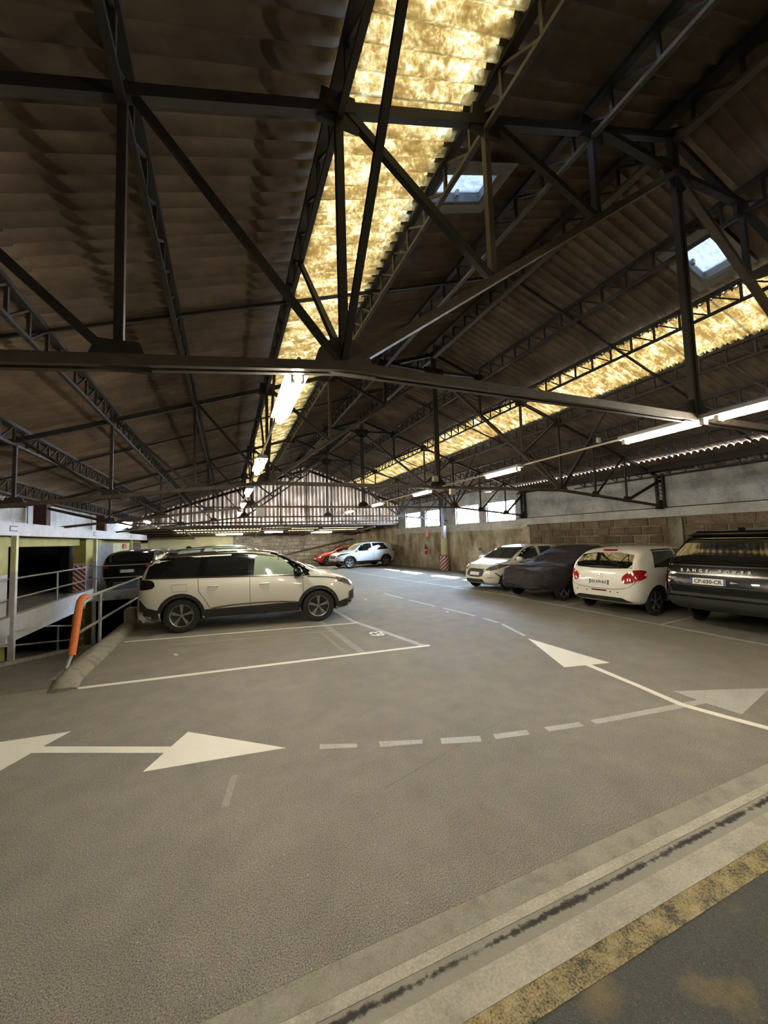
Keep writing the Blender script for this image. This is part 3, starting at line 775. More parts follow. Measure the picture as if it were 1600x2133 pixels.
# reflectors in the dark of the ramp
for i, (x, y, z, l) in enumerate(((-3.3, 15.49, .17, 'upper pair of small green reflectors on the deck edge'), (-2.9, 17.79, -.3, 'middle pair of small green reflectors on the yellow post'), (-4.41, 15.6, -.55, 'lower pair of small green reflectors at the pillar foot'))):
    root = empty('reflector_pair', (x, y, z)); tag(root, l, 'reflector', 'green reflectors at the ramp')
    for dx in (-.06, .06):
        mb = MB(); mb.lathe([(0, -.012), (.03, -.012), (.03, .006), (0, .006)], 12, 'y', (dx, 0, 0)); mb.build('lens', 'reflector', root)

# ------------------------------------------------------------------ fluorescent lamps and conduits
def tube_lamp(x, y0, y1, z, label, group, dim=False, housing='white_paint', hang=.012, rad=.03):
    root = empty('fluorescent_lamp', (x, (y0+y1)/2, z)); tag(root, label, 'lamp', group); L = (y1-y0)/2
    mb = MB(); mb.prism([(-.075, .03), (-.05, .075), (.05, .075), (.075, .03), (.06, .028), (-.06, .028)], -L-.04, L+.04, lambda u, v, h: (u, h, v)); mb.build('housing', housing, root)
    mb = MB(); mb.tube([(0, -L, -.005), (0, L, -.005)], rad, 12); mb.build('tube', 'tube_glow_dim' if dim else 'tube_glow', root, True)
    for s_ in (-1, 1):
        mb = MB(); mb.tube([(0, s_*L*.7, .07), (0, s_*L*.7, .07+hang)], .006, 6); mb.build('hanger', 'steel', root)
    for s_ in (-1, 1): MB().box(-.04, .04, s_*L-.02*(1+s_)+.0, s_*L+.02*(1-s_), -.03, .03).build('end_cap', 'box_cream', root)
GL, GR = 'fluorescent lamps under the left skylight', 'fluorescent lamps along the middle of the hall'
for y0, l in ((-5.6, 'fluorescent lamp of the left row hanging over the entrance wall'), (-3.2, 'fluorescent lamp of the left row behind the camera, farther back'), (2.45, 'long fluorescent lamp hanging right under the nearest truss'),
              (5.2, 'second fluorescent lamp of the row under the left skylight'), (8.2, 'third fluorescent lamp of the row under the left skylight'), (11.2, 'fourth fluorescent lamp of the row under the left skylight'), (14.6, 'fifth fluorescent lamp of the row under the left skylight')):
    tube_lamp(.43, y0, y0+.95, 2.90, l, GL)
for y0, l in ((-5.0, 'fluorescent lamp of the middle row hanging over the entrance wall'), (-1.9, 'fluorescent lamp of the middle row behind the camera'), (1.35, 'short fluorescent lamp on the near side of the nearest truss'), (2.32, 'bright fluorescent lamp on the far side of the nearest truss'),
              (5.05, 'fluorescent lamp in front of the second truss, middle row'), (8.1, 'fluorescent lamp beyond the second truss, middle row'), (11.2, 'fluorescent lamp before the third truss, middle row'), (14.3, 'fluorescent lamp beyond the third truss, middle row')):
    tube_lamp(4.55, y0, y0+.88, 2.93, l, GR, rad=.024)
tube_lamp(-3.05, 17.8, 18.9, 2.80, 'fluorescent lamp over the deck in front of the dark roof edge', 'fluorescent lamps over the deck', hang=.95, dim=True)
tube_lamp(-3.3, 22.2, 23.0, 2.75, 'small far fluorescent lamp over the deck end', 'fluorescent lamps over the deck', hang=.92, dim=True)
def xlamp(x0, x1, y, z, label):
    root = empty('fluorescent_lamp', ((x0+x1)/2, y, z)); tag(root, label, 'lamp', 'fluorescent lamps under the lean-to roof'); L = (x1-x0)/2
    for s_ in (-1, 1): mb = MB(); mb.tube([(s_*L*.7, 0, .07), (s_*L*.7, 0, zlt(y)-z-.03)], .006, 6); mb.build('hanger', 'steel', root)
    mb = MB(); mb.prism([(-.075, .03), (-.05, .075), (.05, .075), (.075, .03)], -L-.03, L+.03, lambda u, v, h: (h, u, v)); mb.build('housing', 'white_paint', root)
    mb = MB(); mb.tube([(-L, 0, -.005), (L, 0, -.005)], .035, 10); mb.build('tube', 'tube_glow', root, True)
xlamp(-.65, .95, 27.0, 2.40, 'long fluorescent lamp above the dark estate roof, lean-to')
xlamp(5.5, 6.95, 27.0, 2.40, 'long fluorescent lamp above the red hatchback, lean-to')
xlamp(2.2, 3.3, 25.3, 2.45, 'fluorescent lamp in the middle of the lean-to')
for x, y1, l in ((.43, 16.0, 'thin conduit carrying the lamps of the left row'), (4.63, 17.0, 'thin cream conduit carrying the middle row of lamps')):
    mb = MB(); mb.tube([(x, 2.4 if x < 1 else -6, 3.0), (x, y1, 3.0)], .014, 8); tag(mb.build('conduit', 'pipe_cream'), l, 'conduit')
def ebox(x, y, z, s, label):
    root = empty('junction_box', (x, y, z)); tag(root, label, 'box', 'small electric boxes on the trusses')
    me = block_mesh('box_body', 'box_cream', s, s*.6, s, .012, 0, 1); link_mesh('box_body', me, root)
    MB().box(-s*.1, s*.1, -s*.34, -s*.3, -s*.1, s*.1).build('cover_screw', 'galv', root)
ebox(4.42, 7.62, 3.16, .13, 'cream electric box on the second truss beside the king rods')
ebox(4.85, 7.6, 2.87, .14, 'wide cream electric box under the second truss')
ebox(4.62, 3.6, 3.06, .07, 'small cream electric box on the lamp conduit')
mb = MB(); mb.box(-.12, .12, -.02, .02, -.14, .14); o = mb.build('hanging_sign', 'slab_concrete', None, False, (.98, 12.9, 2.8)); tag(o, 'small dark square plate hanging from the third truss', 'plate')
MB().box(-.1, .1, -.025, -.02, -.12, .12).build('face', 'grey_door', o)

# ------------------------------------------------------------------ painted markings
FZ = 0
def flat(name, poly, mat, label, z=.0025, cat='floor marking', group=None, parent=None):
    global FZ
    FZ += 1
    if z >= .0015: z = {'paint_white': .0032, 'paint_old': .0020, 'paint_faint': .0014, 'paint_orange': .0011, 'paint_patch': .0017}.get(mat, z)+.00004*(FZ % 9)
    mb = MB(); mb.prism(poly, .0004, z, lambda u, v, h: (u, v, h)); o = mb.build(name, mat, parent)
    if parent is None: tag(o, label, cat, group)
    return o
def line(p, q, w_):
    p = Vector((*p, 0)); q = Vector((*q, 0)); d = (q-p).normalized(); n = Vector((-d.y, d.x, 0))*w_/2
    return [(p-n)[:2], (q-n)[:2], (q+n)[:2], (p+n)[:2]]
A = empty('painted_arrow', (0, 3.9, 0)); tag(A, 'white double-ended arrow on the lower left floor, one head pointing right', 'arrow')
def achild(name, poly, mat, root):
    lx, ly, _ = root.location
    return flat(name, [(u-lx, v-ly) for u, v in poly], mat, '', parent=root)
achild('arrow_head', [(.48, 3.65), (-.36, 4.37), (-.49, 4.11), (-.52, 4.04), (-.64, 3.79)], 'paint_white', A)
achild('arrow_shaft', [(-.48, 4.13), (-1.6, 4.67), (-1.66, 4.58), (-.52, 4.035)], 'paint_white', A)
achild('arrow_head', [(-1.46, 4.91), (-1.6, 4.66), (-1.64, 4.58), (-1.76, 4.33), (-2.75, 5.02)], 'paint_white', A)
A = empty('painted_arrow', (4.6, 3.5, 0)); tag(A, 'white arrow pointing away up the aisle on the right', 'arrow')
achild('arrow_head', [(4.9, 5.45), (4.27, 4.08), (4.57, 4.015), (4.69, 3.985), (4.96, 3.93)], 'paint_white', A)
achild('arrow_shaft', [(4.585, 4.03), (4.48, 3.28), (4.37, 2.69), (4.45, 2.35), (4.56, 1.95), (4.62, 1.79), (4.70, 1.79), (4.64, 1.97), (4.53, 2.37), (4.455, 2.69), (4.56, 3.28), (4.675, 4.0)], 'paint_white', A)
A = empty('painted_arrow', (4.9, 2.6, 0)); tag(A, 'old faded arrow half hidden under the white arrow shaft at right', 'arrow')
achild('arrow_head', [(4.7, 2.95), (4.68, 2.70), (4.67, 2.58), (4.69, 2.31), (5.72, 2.53)], 'paint_old', A)
achild('arrow_shaft', [(3.27, 2.78), (3.28, 2.86), (4.3, 2.735), (4.7, 2.69), (4.7, 2.60), (4.3, 2.645)], 'paint_old', A)
D = [[(.77, 3.58), (1.08, 3.44), (1.06, 3.38), (.75, 3.5)], [(1.27, 3.39), (1.64, 3.25), (1.61, 3.19), (1.25, 3.3)], [(1.8, 3.2), (2.15, 3.08), (2.1, 2.99), (1.76, 3.11)],
     [(2.27, 3.05), (2.6, 2.98), (2.57, 2.9), (2.24, 2.97)], [(2.78, 2.95), (3.16, 2.88), (3.13, 2.8), (2.77, 2.87)]]
for p, l in zip(D, ('first', 'second', 'third', 'fourth', 'fifth')):
    flat('painted_dash', p, 'paint_old', l+' worn white dash from the tip of the right-pointing arrow', group='worn dashes across the aisle')
D = [((5.24, 6.56), (4.98, 5.62)), ((5.26, 7.22), (5.27, 6.72)), ((5.14, 8.73), (5.26, 7.51)), ((4.97, 10.37), (5.1, 9.07)), ((4.85, 12.06), (4.93, 10.75))]
for (p, q), l in zip(D, ('first', 'second', 'third', 'fourth', 'fifth')):
    flat('painted_dash', line(p, q, .07), 'paint_old', l+' pale dash beyond the tip of the far-pointing arrow', group='pale dashes along the aisle')
flat('bay_line', line((-2.1, 6.36), (3.18, 5.9), .085), 'paint_white', 'white bay line on the near side of the empty space')
flat('bay_line', line((-1.83, 8.91), (2.66, 8.2), .06), 'paint_white', 'white bay line between the empty space and the white people carrier')
flat('bay_line', line((3.08, 5.93), (2.62, 8.4), .11), 'paint_old', 'wide white line closing the empty space towards the aisle', .0022)
flat('bay_line', line((2.62, 8.4), (2.55, 11.5), .09), 'paint_old', 'wide white line in front of the white people carrier nose', .0022)
flat('bay_line', line((2.03, 6.05), (1.95, 8.7), .12), 'paint_faint', 'faded grey line crossing inside the empty space', .002)
flat('bay_line', line((1.78, 6.15), (1.74, 7.71), .07), 'paint_orange', 'worn ochre line inside the empty space', .0018)
flat('bay_line', line((-.9, 8.18), (1.95, 7.76), .05), 'paint_faint', 'faded thin line beside the white people carrier', .0016)
sq = flat('bay_number', [(2.47, 7.33), (2.80, 7.42), (2.90, 6.87), (2.54, 6.77)], 'paint_patch', 'dark square with a white painted bay number in the empty space', .002)
def text_mesh(s, size, mat, extrude=.0015, bold=0):
    cu = bpy.data.curves.new('lettering', 'FONT'); cu.body = s; cu.size = size; cu.extrude = extrude; cu.align_x = 'CENTER'; cu.align_y = 'CENTER'; cu.offset = bold; cu.resolution_u = 3
    o = bpy.data.objects.new('tmp', cu); COL.objects.link(o); dg = bpy.context.evaluated_depsgraph_get()
    me = bpy.data.meshes.new_from_object(o.evaluated_get(dg)); bpy.data.objects.remove(o); bpy.data.curves.remove(cu)
    me.materials.clear(); me.materials.append(MATS[mat]); me.name = 'lettering'; return me
link_mesh('lettering', text_mesh('63', .36, 'paint_white', .0008, .008), sq, (2.69, 7.08, .0036), (0, 0, math.radians(82)))
for y, l in ((3.2, 'bay line under the black off-roader'), (5.02, 'bay line between the black off-roader and the white hatchback'), (7.45, 'bay line between the white hatchback and the covered car'), (9.85, 'bay line between the covered car and the white compact'), (12.1, 'bay line beyond the white compact'),
             (14.4, 'first bay line in the empty daylit bays'), (16.7, 'second bay line in the empty daylit bays'), (19.0, 'third bay line in the empty daylit bays'), (21.3, 'last bay line before the pale crossover')):
    flat('bay_line', line((7.8 if y < 10 else 7.8-.115*(y-10), y), (min(11.2, wallx(y)-.8), y+.35), .07), 'paint_old', 'white '+l)
flat('bay_line', line((7.75, 1.9), (7.84, 9.7), .08), 'paint_old', 'long white line closing the bays of the right hand cars', .002)
flat('bay_line', line((7.84, 9.7), (6.35, 22.2), .08), 'paint_old', 'long white line closing the empty daylit bays', .002)
flat('bay_line', line((9.6, 12.3), (8.7, 21.3), .06), 'paint_old', 'thin white line along the middle of the daylit bays', .0022)
flat('floor_crack', line((1.08, 2.77), (2.53, 3.23), .008), 'paint_patch', 'thin dark crack in the asphalt running under the worn dashes', .0012, 'crack')
flat('tyre_scuff', line((.05, 3.42), (-.02, 3.05), .05), 'paint_faint', 'faint pale scuff below the right-pointing arrow')
def litter(x, y, s, l):
    bm = bmesh.new(); bmesh.ops.create_grid(bm, x_segments=6, y_segments=4, size=s)
    for v in bm.verts: v.co.z = .006+.010*math.sin(v.co.x*38)+random.uniform(0, .003); v.co.y *= .5*(1-.6*abs(v.co.x)/s)
    r = bmesh.ops.extrude_face_region(bm, geom=bm.faces[:]); bmesh.ops.translate(bm, verts=[e for e in r['geom'] if isinstance(e, bmesh.types.BMVert)], vec=(0, 0, .002))
    me = bpy.data.meshes.new('litter'); bm.to_mesh(me); bm.free(); me.materials.append(MATS['litter']); o = link_mesh('litter', me, None, (x, y, 0), (0, 0, random.random()*3)); tag(o, l, 'litter', 'scraps on the floor')
litter(-.79, 7.4, .05, 'dry curled leaf lying in the empty space')
litter(4.95, 8.2, .05, 'scrap of white paper on the aisle beside the dashes'); litter(3.9, 11.2, .05, 'white scrap on the aisle beyond the people carrier bonnet')
litter(10.35, 20.8, .10, 'pale wedge lying at the foot of the right wall')

# ------------------------------------------------------------------ cars
def interp(pts, x):
    if x <= pts[0][0]: return pts[0][1]
    for (a, b), (c, d) in zip(pts[:-1], pts[1:]):
        if x <= c: return b+(d-b)*(x-a)/(c-a)
    return pts[-1][1]
def chaikin(poly, n=2, closed=True):
    for _ in range(n):
        out = []; N = len(poly)
        for i in range(N if closed else N-1):
            p, q = poly[i], poly[(i+1) % N]
            out += [(p[0]*.75+q[0]*.25, p[1]*.75+q[1]*.25), (p[0]*.25+q[0]*.75, p[1]*.25+q[1]*.75)]
        poly = out if closed else [poly[0]]+out+[poly[-1]]
    return poly

def wheel_meshes():
    out = {}
    mb = MB(); mb.lathe([(.62, -.09), (.66, -.11), (.90, -.115), (.97, -.10), (1.0, -.07), (1.0, .07), (.97, .10), (.90, .115), (.66, .11), (.62, .09)], 36, 'y'); out['tyre'] = mb.mesh('wheel', 'rubber', True)
    mb = MB(); mb.lathe([(.0, .02), (.55, .02), (.60, .05), (.63, .09), (.66, .108), (.68, .10), (.64, .04), (.62, -.09)], 36, 'y'); out['rim'] = mb.mesh('rim', 'rim_dark', True)
    mb = MB()
    for k in range(5):
        a = 2*PI*k/5+PI/2
        for da, wd in ((-.10, .035), (.10, .035)):
            b = a+da
            p = Vector((math.cos(a+da*.5)*.10, .07, math.sin(a+da*.5)*.10)); q = Vector((math.cos(b)*.62, .095, math.sin(b)*.62))
            mb.bar(p, q, .075, .035, (0, 1, 0))
    out['spokes'] = mb.mesh('spokes', 'rim_silver')
    mb = MB(); mb.lathe([(.0, .105), (.07, .10), (.10, .07), (.11, .03)], 16, 'y'); out['hub'] = mb.mesh('hub_cap', 'rim_silver', True)
    mb = MB(); mb.lathe([(.625, .10), (.66, .116), (.675, .10)], 36, 'y'); out['lip'] = mb.mesh('rim_lip', 'rim_silver', True)
    return out
WM = wheel_meshes()
def add_wheel(root, x, y, r, side):
    wh = link_mesh('wheel', WM['tyre'], root, (x, y, r), (0, 0, 0 if side > 0 else PI), (r, r*.9 if True else r, r))
    for k, nm in (('rim', 'rim'), ('spokes', 'spokes'), ('hub', 'hub_cap'), ('lip', 'rim_lip')): link_mesh(nm, WM[k], wh)
    return wh

class Car:
    def __init__(s, name, label, sp, loc, rz, cat='car', body_name='body'):
        s.sp = sp; s.root = empty(name, loc, rz); tag(s.root, label, cat, 'parked cars')
        L = sp['L']; N = 52; st = []
        xs = [-L/2+L*(.5-.5*math.cos(PI*i/N)) for i in range(N+1)]
        xs = sorted(set([round(.35*x+.65*(-L/2+L*i/N), 4) for i, x in enumerate(xs)]))
        top = [interp(sp['top'], x) for x in xs]; bot = [interp(sp['bot'], x) for x in xs]
        pl = [interp(sp['plan'], x) for x in xs]; be = [interp(sp['belt'], x) for x in xs]
        def sm(a, n=2):
            for _ in range(n): a = [a[0]]+[(a[i-1]+2*a[i]+a[i+1])/4 for i in range(1, len(a)-1)]+[a[-1]]
            return a
        top, bot, pl = sm(top), sm(bot), sm(pl, 3)
        s.xs, s.topv, s.plv, s.bev, s.botv = xs, top, pl, be, bot
        tum = sp.get('tum', .30); rings = []
        for x, zt, zb, wd, zl in zip(xs, top, bot, pl, be):
            zl = min(zl, zb+(zt-zb)*.80); g = zt-zl; hgt = zl-zb
            ring = [(0, zb), (wd*.78, zb), (wd*.93, zb+.03*min(1, hgt/.3)), (wd*.985, zb+hgt*.28), (wd, zb+hgt*.55), (wd*.99, zb+hgt*.80), (wd*.955, zl+.0),
                    (wd*.945-tum*g*.45, zl+g*.45), (wd*.94-tum*g*.85, zl+g*.83), (wd*.90-tum*g-.05, zl+g*.955), ((wd*.86-tum*g)*.55, zl+g*.993), (0, zt)]
            rings.append(ring)
        vs = []; fs = []; K = len(rings[0]); M = 2*K-2
        for x, r in zip(xs, rings):
            full = r+[(-y, z) for y, z in reversed(r[1:-1])]
            vs += [(x, y, z) for y, z in full]
        for i in range(len(xs)-1):
            for k in range(M): fs.append((i*M+k, i*M+(k+1) % M, (i+1)*M+(k+1) % M, (i+1)*M+k))
        fs.append(tuple(range(M))); e = (len(xs)-1)*M; fs.append(tuple(e+M-1-k for k in range(M)))
        mb = MB(); mb.add(vs, fs); me = mb.mesh('shell', sp['paint'], True)
        tmp = bpy.data.objects.new('tmp', me); COL.objects.link(tmp)
        md = tmp.modifiers.new('s', 'SUBSURF'); md.levels = 1; md.render_levels = 1
        dg = bpy.context.evaluated_depsgraph_get(); m1 = bpy.data.meshes.new_from_object(tmp.evaluated_get(dg))
        bm = bmesh.new(); bm.from_mesh(m1); s.bvh = BVHTree.FromBMesh(bm); bm.free()
        if sp.get('arch', True):
            tmp.data = m1; tmp.modifiers.clear(); cutters = []
            m1.materials.append(MATS['trim_black']); r = sp['r']+.055
            for ax in sp['axles']:
                for sgn in (-1, 1):
                    c = MB(); W2 = sp['W']/2; yy = sorted((sgn*(W2-.30), sgn*(W2+.3)))
                    c.lathe([(0, yy[0]), (r, yy[0]), (r, yy[1]), (0, yy[1])], 28, 'y', (ax, 0, sp['r']-.01))
                    cm = c.mesh('cut', 'trim_black'); bmc = bmesh.new(); bmc.from_mesh(cm); bmesh.ops.remove_doubles(bmc, verts=bmc.verts, dist=1e-5); bmesh.ops.recalc_face_normals(bmc, faces=bmc.faces); bmc.to_mesh(cm); bmc.free()
                    co = bpy.data.objects.new('cut', cm); COL.objects.link(co); cutters.append(co)
                    b = tmp.modifiers.new('b', 'BOOLEAN'); b.object = co; b.operation = 'DIFFERENCE'; b.solver = 'EXACT'; b.material_mode = 'TRANSFER' if hasattr(b, 'material_mode') else 0
            dg = bpy.context.evaluated_depsgraph_get(); dg.update(); m2 = bpy.data.meshes.new_from_object(tmp.evaluated_get(dg))
            for co in cutters: bpy.data.objects.remove(co)
            m1 = m2
        bpy.data.objects.remove(tmp)
        m1.polygons.foreach_set('use_smooth', [True]*len(m1.polygons)); m1.set_sharp_from_angle(angle=math.radians(38)); m1.name = body_name
        s.body = link_mesh(body_name, m1, s.root)
        if sp.get('wheels', True):
            for ax in sp['axles']:
                for sgn in (-1, 1): add_wheel(s.root, ax, sgn*(sp['W']/2-sp.get('winset', .115)), sp['r'], sgn)
    # height helpers
    def tz(s, x): return interp(list(zip(s.xs, s.topv)), x)
    def bz(s, x): return interp(list(zip(s.xs, s.bev)), x)
    def cast(s, view, u, v):
        o, d = {'L': ((u, 4, v), (0, -1, 0)), 'R': ((u, -4, v), (0, 1, 0)), 'F': ((6, u, v), (-1, 0, 0)), 'B': ((-6, u, v), (1, 0, 0)), 'T': ((u, v, 5), (0, 0, -1))}[view]
        return s.bvh.ray_cast(Vector(o), Vector(d))
    def patch(s, name, view, poly, mat, off=.006, parent=None, step=.09, smooth=0):
        if smooth: poly = chaikin(poly, smooth)
        bm = bmesh.new(); vs = [bm.verts.new((u, v, 0)) for u, v in poly]; bm.faces.new(vs)
        us = [p[0] for p in poly]; ws = [p[1] for p in poly]
        for ax, lo, hi in ((0, min(us), max(us)), (1, min(ws), max(ws))):
            n = int((hi-lo)/step); 
            for i in range(1, n+1):
                co = [0, 0, 0]; co[ax] = lo+(hi-lo)*i/(n+1); no = [0, 0, 0]; no[ax] = 1
                bmesh.ops.bisect_plane(bm, geom=bm.verts[:]+bm.edges[:]+bm.faces[:], plane_co=co, plane_no=no, dist=1e-5)
        dead = []
        for v in bm.verts:
            h = s.cast(view, v.co.x, v.co.y)
            if h[0] is None: dead.append(v)
            else: v.co = h[0]+h[1]*off
        if dead: bmesh.ops.delete(bm, geom=dead, context='VERTS')
        if not bm.faces: bm.free(); return None
        me = bpy.data.meshes.new(name); bm.to_mesh(me); bm.free(); me.materials.append(MATS[mat])
        me.polygons.foreach_set('use_smooth', [True]*len(me.polygons))
        return link_mesh(name, me, parent or s.root)
    def sides(s, name, poly, mat, off=.006, sides='LR', smooth=0, step=.09):
        return [s.patch(name, sd_, poly, mat, off, None, step, smooth) for sd_ in sides]
    def seam(s, name, view, pts, w_, mat='seam', off=.004, n=0):
        pts = [Vector((*p, 0)) for p in (chaikin(pts, n, False) if n else pts)]; L_ = []; R_ = []
        out = []
        for i, p in enumerate(pts):
            d = (pts[min(i+1, len(pts)-1)]-pts[max(i-1, 0)]).normalized(); nn = Vector((-d.y, d.x, 0))*w_/2
            L_.append((p+nn)[:2]); R_.append((p-nn)[:2])
        return s.patch(name, view, L_+R_[::-1], mat, off, None, .12)
    def window(s, x0, x1, mat, name='side_window', lean0=0., lean1=0., frac=.84, base=.03, sides='LR', off=.007, smooth=1):
        lo = []; hi = []; n = 10
        for i in range(n+1):
            t = i/n; xb = x0+(x1-x0)*t; xt = (x0+lean0)+((x1+lean1)-(x0+lean0))*t
            zb = s.bz(xb)+base; zt = s.bz(xt)+(s.tz(xt)-s.bz(xt))*frac
            lo.append((xb, zb)); hi.append((xt, max(zt, zb+.01)))
        return s.sides(name, lo+hi[::-1], mat, off, sides)
    def arch(s, ax, r0, r1, mat, z0, sides='LR', name='wheel_arch_trim'):
        a0 = math.asin(max(-1, min(1, (z0-s.sp['r'])/r1))); n = 16; o = []; i_ = []
        for k in range(n+1):
            a = a0+(PI-2*a0)*k/n; o.append((ax+math.cos(a)*r1, s.sp['r']+math.sin(a)*r1)); i_.append((ax+math.cos(a)*r0, s.sp['r']+math.sin(a)*r0))
        s.sides(name, o+i_[::-1], mat, .012, sides, 0, .2)
    def mirror(s, x, z, col, sides='LR', y=None, sc=1.):
        for sd_ in sides:
            sg = 1 if sd_ == 'L' else -1; h = s.cast(sd_, x, z); yy = (abs(h[0].y) if h[0] else s.sp['W']/2-.06)
            bm = bmesh.new(); bmesh.ops.create_uvsphere(bm, u_segments=14, v_segments=10, radius=1)
            for v in bm.verts: v.co = Vector((v.co.x*.085*sc, v.co.y*.115*sc, v.co.z*.075*sc)); v.co.x = max(v.co.x, -.055*sc)
            me = bpy.data.meshes.new('door_mirror'); bm.to_mesh(me); bm.free(); me.materials.append(MATS[col]); me.polygons.foreach_set('use_smooth', [True]*len(me.polygons))
            o = link_mesh('door_mirror', me, s.root, (x, sg*(yy+.10), z+.03))
            mb = MB(); mb.bar((0, -sg*.16, -.05), (0, 0, -.03), .06, .03); mb.build('mirror_arm', 'trim_black', o)
            mb = MB(); mb.lathe([(0, -.058*sc), (.055*sc, -.057*sc)], 12, 'x'); mb.build('mirror_glass', 'glass_mid', o)
    def handle(s, x, z, mat, sides='LR'):
        for sd_ in sides:
            sg = 1 if sd_ == 'L' else -1; h = s.cast(sd_, x, z)
            if h[0] is None: continue
            mb = MB(); mb.tube([(-.10, 0, 0), (-.07, sg*.028, 0), (.07, sg*.028, 0), (.10, 0, 0)], .015, 8); mb.build('door_handle', mat, s.root, True, h[0])
    def plate(s, view, z, text, wd=.46, ht=.105, mat='plate_white', tsize=.095, u=0., off=.012, blue=True):
        h = s.cast(view, u, z)
        if h[0] is None: return
        sx = 1 if view == 'F' else -1
        root = MB().box(-.006, .006, -wd/2, wd/2, -ht/2, ht/2).build('number_plate', mat, s.root, False, h[0]+Vector((sx*off, 0, 0)))
        hn = h[1]; root.rotation_euler = (0, -math.atan2(hn.z, abs(hn.x))*sx*.9, 0)
        if blue:
            for e in (-1, 1): MB().box(sx*.006-.0005, sx*.006+.0012, *sorted((e*wd/2, e*(wd/2-.03))), -ht/2, ht/2).build('side_band', 'plate_blue', root)
        if text:
            t = link_mesh('lettering', text_mesh(text, tsize, 'ink', .0008, .003), root, (sx*.0075, 0, -.004), (PI/2, 0, PI/2*sx))
        return root
    def letters(s, view, z, text, size, mat, u=0., off=.012, spacing=1.0):
        sx = 1 if view == 'F' else -1; n = len(text); 
        grp = None
        for i, chh in enumerate(text):
            if chh == ' ': continue
            uu = u+sx*(i-(n-1)/2)*size*spacing; h = s.cast(view, uu, z)
            if h[0] is None: continue
            hn = h[1]
            t = link_mesh('letter', text_mesh(chh, size, mat, .003, .004), s.root, h[0]+hn*off, (PI/2, 0, PI/2*sx+ (math.atan2(hn.y, hn.x) if sx > 0 else math.atan2(-hn.y, -hn.x))))

def mir(poly): return [(-u, v) for u, v in poly]

# ---- white people carrier with black roof
sp = dict(L=4.64, W=1.84, r=.35, axles=(1.40, -1.44), paint='car_white',
  top=[(-2.32, .80), (-2.30, 1.05), (-2.22, 1.30), (-2.08, 1.52), (-1.9, 1.60), (-1.2, 1.655), (-.3, 1.665), (.3, 1.63), (.62, 1.54), (1.32, 1.15), (1.42, 1.11), (1.85, 1.03), (2.12, .93), (2.26, .80), (2.32, .62)],
  bot=[(-2.32, .50), (-2.2, .34), (-2.0, .24), (1.9, .22), (2.15, .27), (2.32, .45)],
  plan=[(-2.32, .68), (-2.26, .80), (-2.05, .885), (-1.4, .92), (1.5, .92), (1.85, .88), (2.1, .78), (2.26, .60), (2.32, .42)],
  belt=[(-2.32, 1.12), (-.5, 1.08), (1.3, 1.03), (2.32, .80)], tum=.28)
ang = math.atan2(8.83-9.18, 1.92+.87)
def place(fx, fy, rx, ry, side_off, mid_local):
    d = Vector((fx-rx, fy-ry)).normalized(); n = Vector((-d.y, d.x)); m_ = (Vector((fx, fy))+Vector((rx, ry)))/2
    return m_+n*side_off-d*mid_local, math.atan2(d.y, d.x)
p, a = place(1.92, 8.83, -.87, 9.18, .83, -.02)
c = Car('people_carrier', 'white seven-seat car with black roof parked beside the empty space', sp, (p.x, p.y, 0), a)
c.patch('roof_panel', 'T', [(-2.0, -.62), (.45, -.66), (.55, -.4), (.58, 0), (.55, .4), (.45, .66), (-2.0, .62), (-2.06, 0)], 'car_black', .006, None, .15)
lo = [(-2.14, 1.14), (-1.2, 1.12), (0, 1.09), (1.22, 1.05)]; hi = [(x, c.bz(x)+(c.tz(x)-c.bz(x))*.90) for x in (1.1, .85, .6, .35, 0, -.6, -1.2, -1.7, -1.95, -2.06)]
c.sides('window_band', lo+hi, 'car_black', .006)
c.window(-1.88, -1.17, 'glass_dark', 'rear_quarter_window', .28, .12, .80, .05, off=.010)
c.window(-1.02, -.12, 'glass_dark', 'rear_door_window', .10, .0, .82, .05, off=.010)
c.window(.0, 1.0, 'glass_pale', 'front_door_window', .02, -.38, .82, .05, off=.010)
